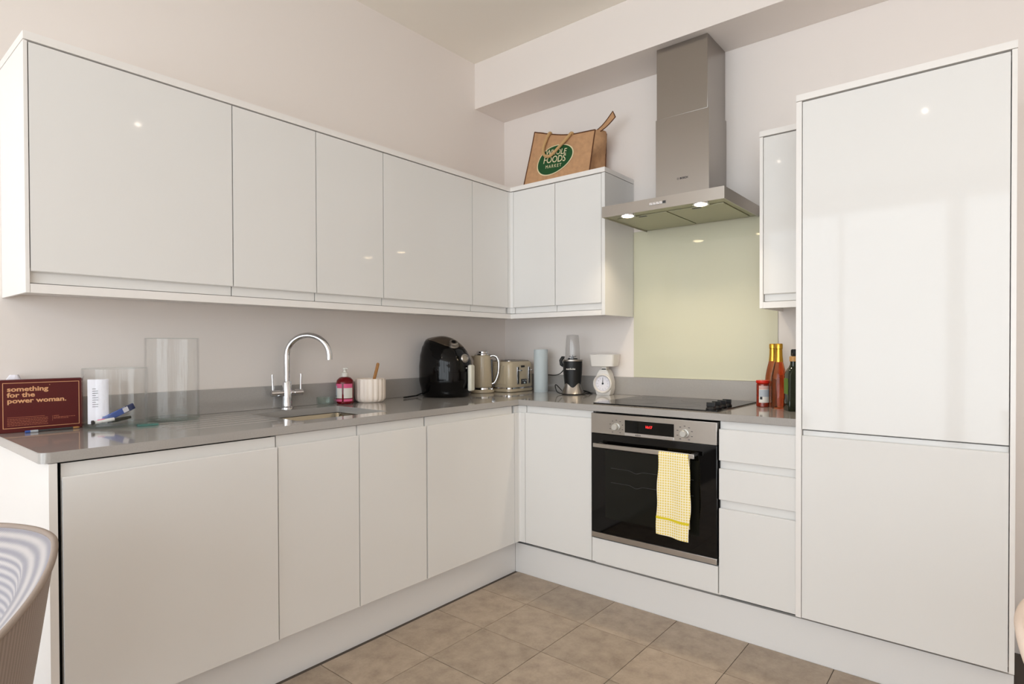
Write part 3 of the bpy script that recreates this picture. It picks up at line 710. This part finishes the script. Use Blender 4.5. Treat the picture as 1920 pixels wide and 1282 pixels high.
b = B().box(-.0003, 0, -D_+.006, -.0045, .150, .1512).box(-.0003, 0, -.0057, -.0045, .02, .150); b.out('side_border', 'gilt', bo)
t = B().lathe([(0, 0), (.016, .002), (.021, .05), (.014, .120), (.018, .166), (.010, .182), (0, .180)], 18, rmod=lambda a, z: 1+.25*math.sin(3*a+40*z)).out('plastic_bag', 'paper')
t.location = (.026, -2.395, ZW+.0003); t.scale = (.45, 1, 1); tag(t, 'crumpled pale plastic wrapper showing just above the red box', 'wrapper')
# pen
t = thing('ballpoint_pen', 'clear ballpoint pen with blue cap lying before the red box', 'pen', (.1150, -2.3862, ZW+.0042), PI/2+.01)
B().tube([(.028, 0, 0), (.118, 0, 0), (.130, 0, 0)], lambda q: .0036 if q < .9 else .0015, 8).out('barrel', 'dgrey', t); B().cyl((-.001, 0, 0), .0042, .012, 'x', 12).out('cap', 'blue', t, 'blue cap'); B().tube([(.010, 0, 0), (.030, 0, 0)], .0040, 10).out('grip', 'greylabel', t); B().tube([(.118, 0, 0), (.132, 0, 0), (.137, 0, 0)], lambda q: .0034 if q < .6 else .001, 10).out('tip', 'tan', t)

# ------------------------------------------------------------ air fryer
t = thing('air_fryer', 'black egg-shaped air fryer in the corner left of the kettle', 'air fryer', (.165, -.665, ZW+.003), math.radians(14))
AX, AY, HB = .140, .128, .312
def rad(tt):
    pts = [(0, .86), (.06, .91), (.3, 1.0), (.5, 1.0), (.7, .965), (.85, .90), (.95, .81), (1, .74)]
    for (a, ra), (b_, rb) in zip(pts, pts[1:]):
        if tt <= b_: q = (tt-a)/(b_-a); q = q*q*(3-2*q); return ra+(rb-ra)*q
    return .74
def frp(tt, a, k=1.0, lift=0):
    c, s = math.cos(a), math.sin(a); e = 2/2.4
    x = AX*rad(tt)*k*abs(c)**e*(1 if c >= 0 else -1); y = AY*rad(tt)*k*abs(s)**e*(1 if s >= 0 else -1)
    xx = x/AX
    q = max(0, min(1, (xx+.25)/1.1)); drop = .22*q*q*(.35+.65*tt)
    q2 = abs(y)/AY; drop += (.12+.12*q)*q2*q2*tt
    return Vector((x, y, HB*tt*(1-drop*tt)+lift))
b = B(); NT, NA = 26, 56
b.grid(lambda u, v: frp(v, 2*PI*u), NA, NT, cu=True)
b.grid(lambda u, v: frp(1, 2*PI*u, 1-v*.999, .012*(1-(1-v)**2)), NA, 8, cu=True)
b.grid(lambda u, v: frp(0, 2*PI*u, 1-v*.999), NA, 1, cu=True)
bmesh.ops.remove_doubles(b.bm, verts=b.bm.verts[:], dist=.0003)
b.out('body', 'black', t, None, 40, True)
M['bronze'] = mat('bronze_panel', (104, 92, 80), .2, .7)
b = B().grid(lambda u, v: frp(1, 2*PI*u, .93*(1-v*.999), .0022+.012*(1-(.93*(1-v))**2)), NA, 8, cu=True); b.out('top_panel', 'bronze', t, 'bronze brown lens-shaped top panel', 40)
nrm = Vector((.45, -.42, .80)).normalized(); q_ = nrm.to_track_quat('Z', 'Y').to_matrix().to_4x4()
B().lathe([(0, 0), (.030, 0), (.030, .003), (.024, .004), (.022, .020), (.019, .022), (0, .021)], 36, frp(1, -.50, .80)+Vector((0, 0, .004)), q_).out('temperature_dial', 'steel', t)
B().lathe([(0, 0), (.012, .0), (.012, .003), (0, .003)], 20, frp(1, -.50, .80)+Vector((0, 0, .004))+nrm*.0205, q_).out('dial_cap', 'black', t)
q2 = Vector((.88, -.45, .15)).normalized().to_track_quat('Z', 'Y').to_matrix().to_4x4()
B().lathe([(.0, 0), (.022, 0), (.023, .012), (.017, .016), (.016, .012), (0, .012)], 36, frp(.76, -.10)+Vector((-.006, 0, 0)), q2).out('timer_dial', 'steel', t)
# basket front, proud of the body, with handle
b = B().grid(lambda u, v: frp(.06+.40*v, -1.15+2.3*u, 1.025), 26, 12).solid(-.003); bs = b.out('basket_drawer', 'black', t, None, 40, True)
for z in (.045, .12): B().box(.142, .150, -.014, .014, z, z+.025, .003).out('handle_bracket', 'mblack', bs)
b = B().box(.148, .172, -.021, .021, .030, .170, .009, 3); b.out('handle', 'ivory', bs, 'ivory plastic handle')
B().box(.128, .146, -.02, .02, .148, .156, .003).out('release_ledge', 'steel', bs)
# cable of the air fryer
b = B().tube([(-.10, -.06, .02), (-.118, -.11, .004), (-.110, -.16, .0045), (-.105, -.21, .004), (-.112, -.222, .004), (-.120, -.21, .004), (-.122, -.14, .0045), (-.12, -.09, .004)], .0032, 10); b.out('power_cord', 'mblack', t)

# ------------------------------------------------------------ kettle
t = thing('kettle', 'cream textured kettle with chrome handle and lid beside the air fryer', 'kettle', (.150, -.366, ZW), math.radians(38))
B().lathe([(0, 0), (.064, 0), (.069, .004), (.069, .014), (.064, .020), (0, .020)], 48).out('base', 'cream', t)
B().lathe([(.052, .020), (.063, .021), (.062, .030), (.055, .034), (.0, .034)], 48).out('chrome_band', 'chrome', t)
B().lathe([(0, .032), (.0560, .034), (.0575, .042), (.0545, .12), (.0500, .205), (.0480, .216), (.044, .220), (0, .220)], 160, rmod=lambda a, z: 1-.022*(.5+.5*math.cos(40*a))*(1 if .05 < z < .2 else 0)).out('body', 'cream', t)
B().lathe([(0, .220), (.047, .220), (.047, .226), (.040, .230), (.034, .232), (.034, .240), (.030, .244), (0, .245)], 44).out('lid', 'chrome', t)
P = [(.045, 0, .212), (.062, 0, .217), (.082, 0, .210), (.094, 0, .185), (.096, 0, .15), (.092, 0, .11), (.080, 0, .075), (.066, 0, .055), (.054, 0, .052)]
def smooth(P, n=5):
    P = [Vector(p) for p in P]; out = []
    for i in range(len(P)-1):
        p0, p1, p2, p3 = P[max(i-1, 0)], P[i], P[i+1], P[min(i+2, len(P)-1)]
        for k in range(n):
            q = k/n; out.append(.5*((2*p1)+(-p0+p2)*q+(2*p0-5*p1+4*p2-p3)*q*q+(-p0+3*p1-3*p2+p3)*q**3))
    out.append(P[-1]); return out
B().tube(smooth(P), .0085, 14).out('handle', 'chrome', t)
B().box(.049, .061, -.006, .006, .065, .195, .002).out('water_window', 'dgrey', t)
B().prism([(-.043, -.018, .21), (-.066, 0, .212), (-.043, .018, .21), (-.048, .012, .18), (-.052, 0, .17), (-.048, -.012, .18)], (0, 0, .004)).out('spout', 'cream', t)
B().box(.058, .072, -.008, .008, .036, .044, .002).out('switch', 'dgrey', t)
# ------------------------------------------------------------ toaster
t = thing('toaster', 'cream four-slice toaster with ribbed side beside the kettle', 'toaster', (.195, -.172, ZW), math.radians(2))
W2, D2 = .098, .118   # half sizes x, y
def rring(hx, hy, r, z, seg=6): return [tuple(p) for p in ring(-hx, hx, -hy, hy, z, r, seg)]
def loft(levels, m, name, parent, close=True, label=None, rib=False):
    b = B(); VV = []
    for (hx, hy, r, z) in levels:
        pts = rring(hx, hy, r, z); VV.append([b.bm.verts.new(p) for p in pts])
    for A, C in zip(VV, VV[1:]):
        for k in range(len(A)): b.bm.faces.new((A[k], A[(k+1) % len(A)], C[(k+1) % len(A)], C[k]))
    if close: b.bm.faces.new(VV[0][::-1]); b.bm.faces.new(VV[-1])
    return b.out(name, m, parent, label, 40, True)
loft([(W2-.006, D2-.006, .03, 0), (W2, D2, .035, .004), (W2, D2, .035, .016), (W2-.004, D2-.004, .03, .019)], 'cream', 'base', t)
loft([(W2-.005, D2-.005, .03, .0192), (W2-.005, D2-.005, .03, .027)], 'chrome', 'chrome_band', t)
bd = loft([(W2-.006, D2-.006, .028, .0272), (W2-.003, D2-.003, .03, .034), (W2-.004, D2-.004, .03, .16), (W2-.008, D2-.008, .03, .174), (W2-.016, D2-.016, .026, .181)], 'cream', 'body', t)
b = B()
for k in range(16): b.tube([(-.062+.0078*k, -D2+.002, .05), (-.062+.0078*k, -D2+.003, .158)], .0030, 8)
b.out('side_ribs', 'cream', bd)
tp = loft([(W2-.020, D2-.020, .022, .1812), (W2-.020, D2-.020, .022, .186), (W2-.026, D2-.026, .02, .188)], 'steel', 'top_plate', t)
for (x, y) in ((-.035, -.045), (.035, -.045), (-.035, .045), (.035, .045)): B().box(x-.012, x+.012, y-.038, y+.038, .1881, .1887).out('bread_slot', 'mblack', tp)
for y in (-.045, .063):
    ch = B().box(W2-.004, W2+.003, y-.009, y+.009, .045, .150, .002).out('lever_channel', 'chrome', t); B().box(W2+.003, W2+.0034, y-.004, y+.004, .052, .143).out('lever_slot', 'mblack', ch)
    B().tube([(W2+.003, y, .128), (W2+.020, y, .128)], .003, 10).box(W2+.018, W2+.024, y-.012, y+.012, .124, .132, .002).out('lever', 'chrome', t)
pn = B().box(W2-.004, W2+.001, -.012, .040, .045, .075, .002).out('control_panel', 'dgrey', t)
for k in range(3): B().cyl((W2+.001, 0+.014*k, .066), .0035, .002, 'x', 14).out('button', 'chrome', pn)
B().cyl((W2+.001, .014, .053), .005, .006, 'x', 18).out('browning_dial', 'rollblue', pn)
B().box(W2-.004, W2+.0005, -.012, .020, .145, .157, .001).out('name_plate', 'mblack', t)
# ------------------------------------------------------------ paper roll
t = thing('paper_roll', 'pale blue embossed kitchen roll standing between toaster and blender', 'kitchen roll', (.398, -.125, ZW))
B().lathe([(.018, 0), (.0405, 0), (.0415, .003), (.0415, .248), (.0405, .252), (.018, .252), (.0165, .25), (.0165, .002)], 48).out('roll', 'rollblue', t)
B().lathe([(.0150, .001), (.0163, .001), (.0163, .2515), (.0150, .2515)], 24).out('core', 'label', t)
# ------------------------------------------------------------ blender
t = thing('blender', 'black and silver personal blender with upturned clear cup', 'blender', (.650, -.155, ZW), math.radians(35))
NB = 64
def skirt(u, v):
    a = 2*PI*u; zt = .052-.012*math.cos(4*a); r = .066-.020*v+.003*v*v; return Vector((r*math.cos(a), r*math.sin(a), .006+(zt-.006)*v))
b = B().grid(skirt, NB, 8, cu=True); b.out('skirt', 'steel', t, 'silver waisted foot', 50)
B().lathe([(0, 0), (.058, 0), (.0615, .003), (.0615, .0065), (0, .0065)], 48).out('foot', 'mblack', t)
B().lathe([(0, .0066), (.044, .0066), (.0445, .03), (.046, .06), (.0530, .12), (.0545, .165), (.0545, .185), (0, .186)], 56).out('motor_body', 'mblack', t)
B().lathe([(.036, .186), (.0565, .186), (.0575, .190), (.0560, .195), (.036, .195)], 56).out('collar', 'steel', t)
B().lathe([(.0410, .195), (.0420, .21), (.0400, .26), (.0350, .325), (.0330, .334), (0, .336), (0, .333), (.0315, .331), (.0335, .324), (.0380, .26), (.0395, .21), (.039, .195)], 44).out('cup', 'cup', t)
b = B().lathe([(0, .196), (.030, .196), (.026, .204), (.008, .206), (0, .214)], 24)
for k in range(4):
    a = k*PI/2; b.box(-.001, .001, 0, .001, 0, .001) if False else b.tube([(0, 0, .210), (.020*math.cos(a), .020*math.sin(a), .214+.006*(k % 2))], .002, 6)
b.out('blade', 'dgrey', t)
b = B().tube([(-.052, .012, .160), (-.064, .012, .168), (-.067, .012, .190), (-.058, .012, .206), (-.046, .010, .204)], .0095, 12); b.out('side_lug', 'mblack', t)
text('maker_lettering', 'nutribullet', .0135, 'label', t, (-.036, -.0560, .140), (1, 0, 0), (0, 0, 1), off=.0003, sx=.9)
P = [(-.045, .020, .145), (-.070, .07, .115), (-.102, .150, .100), (-.134, .209, .098), (-.181, .247, .10)]
b = B().tube(smooth(P), .0028, 8)
b.tube(smooth([(-.062, .0, .02), (-.088, -.01, .05), (-.098, -.01, .052), (-.095, -.005, .03), (-.085, -.01, .012), (-.06, -.03, .005), (-.05, -.05, .004), (.0, -.062, .003), (.06, -.05, .003), (.085, -.02, .010), (.09, .0, .014), (.06, .03, .010), (.05, .04, .004)]), .0028, 8)
b.tube(smooth([(.06, .0, .022), (.085, .01, .014), (.10, .02, .006), (.11, .035, .003), (.08, .05, .003)]), .0026, 8)
b.out('power_cord', 'mblack', t)
# ------------------------------------------------------------ kitchen scale
t = thing('kitchen_scale', 'white mechanical kitchen scale with round dial and tray on top', 'scale', (.815, -.078, ZW), math.radians(13))
b = B(); P = [(-.038, 0), (.038, 0), (.046, .03), (.046, .075), (.034, .118), (.022, .140), (-.022, .140), (-.034, .118), (-.046, .075), (-.046, .03)]
b.prism([(x, -.032, z) for x, z in P], (0, .075, 0)); bmesh.ops.bevel(b.bm, geom=b.bm.edges[:], offset=.003, segments=2, affect='EDGES'); b.out('housing', 'white', t)
mY = Matrix.Rotation(PI/2, 4, 'X')
B().lathe([(.042, 0), (.052, 0), (.054, .004), (.053, .014), (.048, .017), (.044, .012), (.042, .004)], 56, (0, -.032, .064), mY).out('dial_ring', 'white', t)
fc = B().cyl((0, -.0325, .064), .0435, .003, '-y', 48).out('dial_face', 'paper', t)
b = B()
for k in range(60):
    a = k*PI/30; l = .006 if k % 5 == 0 else .003
    q = Matrix.Translation((0, -.0358, .064)) @ Matrix.Rotation(a, 4, 'Y')
    s = B().box(-.0004, .0004, -.0001, .0001, .041-l, .041); s.xf(q); me = bpy.data.meshes.new('t'); s.bm.to_mesh(me); s.bm.free(); b.bm.from_mesh(me); bpy.data.meshes.remove(me)
b.out('tick_marks', 'print', fc)
for k in range(12):
    a = k*PI/6; text('numeral', str(k), .0065, 'print', fc, (.030*math.sin(a)-.002, -.0358, .0617+.030*math.cos(a)), (1, 0, 0), (0, 0, 1))
b = B().cyl((0, -.0358, .064), .0055, .0025, '-y', 20); b.prism([(-.0022, -.0362, .064), (.0022, -.0362, .064), (.0008, -.0362, .098), (-.0002, -.0362, .098)], (0, -.0012, 0)); b.out('needle', 'black', t)
B().box(-.016, .016, -.018, .022, .140, .158, .003).out('platform_post', 'label', t); B().box(-.012, .012, -.0195, -.018, .1405, .1455, .0005).out('adjuster', 'black', t)
tr = B(); lv = [(.058, .048, .012, .158), (.066, .056, .014, .160), (.072, .062, .014, .224), (.0695, .0595, .0125, .224), (.064, .054, .012, .163), (.03, .03, .012, .163)]
VV = [[tr.bm.verts.new(p) for p in rring(*l)] for l in lv]
for A, C in zip(VV, VV[1:]):
    for k in range(len(A)): tr.bm.faces.new((A[k], A[(k+1) % len(A)], C[(k+1) % len(A)], C[k]))
tr.bm.faces.new(VV[0][::-1]); tr.bm.faces.new(VV[-1]); tr.out('tray', 'white', t, None, 40, True)

# ------------------------------------------------------------ jar and bottles right of the hob
t = thing('spice_jar', 'small spice jar with red lid and white label before the bottles', 'jar', (1.722, -.212, ZW))
B().lathe([(0, 0), (.025, 0), (.0275, .003), (.0275, .100), (.024, .104), (0, .104)], 36).out('jar', mat('chilli_glass', (128, 40, 24), .1, coat=.3, var=.4, vscale=90), t)
B().lathe([(0, .1042), (.0275, .1042), (.0290, .107), (.0290, .115), (.027, .117), (0, .117)], 36).out('lid', 'red', t)
lab(.0278, d_(-108), d_(0), .020, .094).out('label', 'label', t)
lab(.0281, d_(-108), d_(0), .078, .094).out('label_band', mat('salmon_band', (206, 170, 160), .5), t)
lab(.0281, d_(-104), d_(-6), .046, .076).out('text_panel', 'greylabel', t); lab(.0284, d_(-98), d_(-76), .034, .046).out('mark', 'print', t)
def rose(loc, label):
    t = thing('drink_bottle', label, 'bottle', loc, 0, 'rose coloured bottles with gold foil necks')
    B().lathe([(0, .004), (.024, .0), (.0330, .004), (.0340, .012), (.0340, .100), (.0330, .125), (.0260, .165), (.0175, .200), (.0150, .225), (.0, .226)], 40).out('bottle', 'amber', t)
    B().lathe([(0, .2), (.0182, .2), (.0155, .226), (.0145, .255), (.0160, .257), (.0162, .274), (.0145, .279), (0, .279)], 32).out('foil_neck', 'gold', t)
    return t
rose((1.796, -.232, ZW), 'orange-red bottle with gold foil neck, the front one of two')
rose((1.732, -.100, ZW), 'orange-red bottle with gold foil neck, half hidden behind its twin')
t = thing('oil_bottle', 'dark green square oil bottle with tan cap against the tall unit', 'bottle', (1.876, -.302, ZW), math.radians(36))
loft([(.030, .030, .006, 0), (.0325, .0325, .008, .004), (.0325, .0325, .008, .045), (.0305, .0305, .008, .050), (.0305, .0305, .010, .150), (.024, .024, .016, .172), (.014, .014, .0135, .185), (.0135, .0135, .013, .205)], 'olive', 'bottle', t)
b = B()
for k in range(11): b.box(-.020, .020, -.0315, -.0300, .058+.008*k, .061+.008*k, .0005)
b.out('ridges', 'olive', t)
B().lathe([(0, .205), (.0165, .205), (.0170, .222), (.0150, .226), (0, .226)], 28).out('cap', 'tan', t)
B().box(-.006, .006, -.006, .006, .226, .240, .001).out('stopper', 'mblack', t)
B().box(-.0320, -.0306, -.020, .022, .070, .135, .0006).out('label', 'lidgreen', t)
t = thing('oil_bottle', 'dark bottle with black top hidden behind the square oil bottle', 'bottle', (1.826, -.105, ZW))
B().lathe([(0, 0), (.026, 0), (.028, .003), (.028, .16), (.012, .20), (.011, .225), (0, .225)], 32).out('bottle', 'olive', t)
B().lathe([(0, .225), (.014, .225), (.014, .250), (.010, .254), (0, .254)], 24).out('cap', 'mblack', t)

# ------------------------------------------------------------ jute bag on the wall cabinets
t = thing('shopping_bag', 'brown jute shopping bag with green oval logo on the wall cabinets', 'bag', (.58, -.17, Z1))
ox, oy, oz = .58, -.17, Z1
# front panel corners (x, y, z) local
BL, BR = Vector((.338-ox, -.045, 0)), Vector((.800-ox, -.045, .0))
TL, TR = Vector((.392-ox, .000, 2.425-oz)), Vector((.822-ox, -.01, 2.338-oz))
def fr(u, v):
    p = BL.lerp(BR, u).lerp(TL.lerp(TR, u), v)
    p.z += -.020*math.sin(PI*u)*v*v + .0; p.y += -.012*math.sin(PI*u)*math.sin(PI*v)+.004*math.sin(9*u+3*v)*v
    return p
B().grid(fr, 24, 14).solid(.002).out('front_panel', 'jute', t, None, 60)
def bk(u, v):
    p = fr(u, v); p.y = .115+.02*math.sin(PI*u)-.02*v; p.x += .004; p.z += .008*v; return p
B().grid(bk, 16, 10).solid(.002).out('back_panel', 'jute', t, None, 60)
def sd(right):
    def f(u, v):
        a = fr(1 if right else 0, v); c = bk(1 if right else 0, v); p = a.lerp(c, u)
        f_ = ((.034*math.sin(PI*min(1, max(0, (v-.45)/.55))*.75)-.03*math.exp(-((v-.3)/.25)**2)) if right else 0)*math.sin(PI*u); p.x += (f_ if right else .03*math.sin(PI*u)*v)
        return p
    return f
B().grid(sd(True), 10, 10).solid(.002).out('gusset', 'jute', t, None, 60); B().grid(sd(False), 8, 10).solid(.002).out('gusset', 'jute', t, None, 60)
b = B().grid(lambda u, v: Vector(((fr(u, 0).x), -.045+.16*v, .002)), 6, 4).solid(.002); b.out('base', 'jute', t)
b = B().tube([fr(u/20, 1) for u in range(21)], .0035, 8).tube([fr(0, v/14) for v in range(15)], .0035, 8).tube([fr(1, v/14) for v in range(15)], .0032, 8).tube([bk(u/20, 1) for u in range(21)], .0035, 8).tube([bk(1, v/14) for v in range(15)], .0035, 8)
b.out('binding', 'jutetrim', t)
# folded flap pointing up right
def flap(u, v):
    a = TR+Vector((-.02, .02, -.004)); c = Vector((.915-ox, .02, 2.420-oz))
    p = a.lerp(c, u); p.z += .006*math.sin(PI*u)*-2.0; d = Vector((.016, .0, -.034)); return p+d*(v-.15)*(.35+.65*u)
fl_ = B().grid(flap, 12, 3).solid(.003).out('flap', 'jute', t, None, 60); 
B().tube([flap(u/12, 0) for u in range(13)]+[flap(1, .5), flap(1, 1)]+[flap(1-u/12, 1) for u in range(12)], .0028, 6).out('flap_binding', 'jutetrim', fl_)
# logo
def onf(u, v, off=.0035):
    p = fr(u, v); a = fr(min(1, u+.01), v)-fr(max(0, u-.01), v); c = fr(u, min(1, v+.01))-fr(u, max(0, v-.01)); n = a.cross(c).normalized()
    return p+n*off
def oval(k, off):
    P = []
    for i in range(64):
        a = 2*PI*i/64; x = .262*math.cos(a)*k; y = .262*math.sin(a)*k
        r_ = math.radians(22); xx = .44; P.append((.455+x+y*.02, .475+y*1.08+x*.22))
    return P
def ovalmesh(k, off):
    b = B(); O = oval(k, off); c = (.455, .475)
    VVs = []
    for s_ in (0.0001, .25, .5, .75, 1): VVs.append([b.bm.verts.new(onf(c[0]+(u-c[0])*s_, c[1]+(v-c[1])*s_, off)) for u, v in O])
    for A, C in zip(VVs, VVs[1:]):
        for i in range(64): b.bm.faces.new((A[i], A[(i+1) % 64], C[(i+1) % 64], C[i]))
    return b
ovalmesh(1.06, .0028).out('logo_rim', 'creamprint', t); ovalmesh(1.0, .0033).out('logo_oval', 'green', t)
def bagtext(s, size, u, v, off=0, sx=1, sp=1.0, shear=0):
    p = onf(u, v, .0040); ex = (onf(u+.05, v)-onf(u-.05, v)).normalized(); ey = (onf(u, v+.05)-onf(u, v-.05)); n = ex.cross(ey).normalized(); ey = n.cross(ex)
    return text('lettering', s, size, 'creamprint', t, p, ex, ey, 'CENTER', off, sx, sp, .0003, None, shear)
bagtext('WHOLE', .047, .462, .560, .0003, .86, 1.0, .05); bagtext('FOODS', .054, .462, .405, .0003, .88, 1.0, .05); bagtext('MARKET', .026, .462, .305, .0, .9, 1.4)
def rp(u, v, off): return onf(u, v, off)
P = [rp(.285, 1.0, -.010), rp(.285, 1.005, .010), rp(.270, .90, .014), rp(.255, .72, .014), rp(.275, .60, .015), rp(.330, .53, .016), rp(.40, .525, .016), rp(.46, .60, .016), rp(.53, .74, .015), rp(.60, .90, .014), rp(.635, 1.005, .010), rp(.64, 1.0, -.010)]
B().tube(smooth(P), .0085, 12).out('rope_handle', 'rope', t)

# ------------------------------------------------------------ tub chairs at the frame edges
def tub_chair(loc, rz, label, mo, mi, mp, scale=1):
    t = thing('tub_chair', label, 'chair', loc, rz)
    A0, A1 = math.radians(48), math.radians(312)     # shell goes round the back (local -X)
    def top(a):
        c = (1-math.cos(a-0))/2                     # 1 at the back
        return .60+.225*min(1, c*1.08)**1.2
    def pt(u, v, off):
        a = A0+(A1-A0)*u; h = top(a); z = .30+(h-.30)*v
        rr = (.215+.085*v**.8)+off
        ex = 1+.0*abs(math.cos(a))
        return Vector((rr*math.cos(a)*ex, rr*1.0*math.sin(a), z))
    B().grid(lambda u, v: pt(u, v, 0), 96, 12, uv=True).out('outer_shell', mo, t, None, 60)
    def inn(u, v):
        off = -.035-.03*math.sin(PI*min(1, v*1.0))*(1-v*.3)
        if v > .9: off = -.035+.033*(v-.9)/.1-.02*math.sin(PI*(1-v)/.1*.5)
        return pt(u, v, off)
    B().grid(inn, 96, 16, uv=True).out('inner_back', mi, t, None, 60)
    B().tube([pt(0, v/10, -.001) for v in range(11)]+[pt(u/96, 1, -.001) for u in range(1, 96)]+[pt(1, 1-v/10, -.001) for v in range(11)], .0052, 14).out('piping', mp, t)
    b = B()
    for s in (0, 1): b.grid(lambda u, v: pt(s, v, -.035*u-.02*math.sin(PI*v)*u), 3, 10)
    b.out('arm_front', mo, t)
    B().lathe([(0, .30), (.20, .30), (.232, .33), (.236, .42), (.215, .452), (0, .462)], 40).out('seat_cushion', mi, t)
    B().lathe([(0, .28), (.20, .28), (.21, .302), (0, .302)], 32).out('seat_base', mo, t)
    for k in range(4):
        a = PI/4+k*PI/2; B().tube([(.15*math.cos(a), .15*math.sin(a), .285), (.21*math.cos(a), .21*math.sin(a), .0015)], lambda q: .016-.006*q, 12).out('leg', 'wood', t)
    return t
tub_chair((1.165, -2.843, 0), math.radians(-68), 'grey checked tub chair cut off by the left edge of the picture', 'chairout', 'chairin', 'piping')
tub_chair((2.862, -1.97, -.0), math.radians(-30), 'cream tub chair just peeking in at the lower right edge', 'creamfab', 'creamfab', 'creamfab').scale = (1, 1, 1.03)
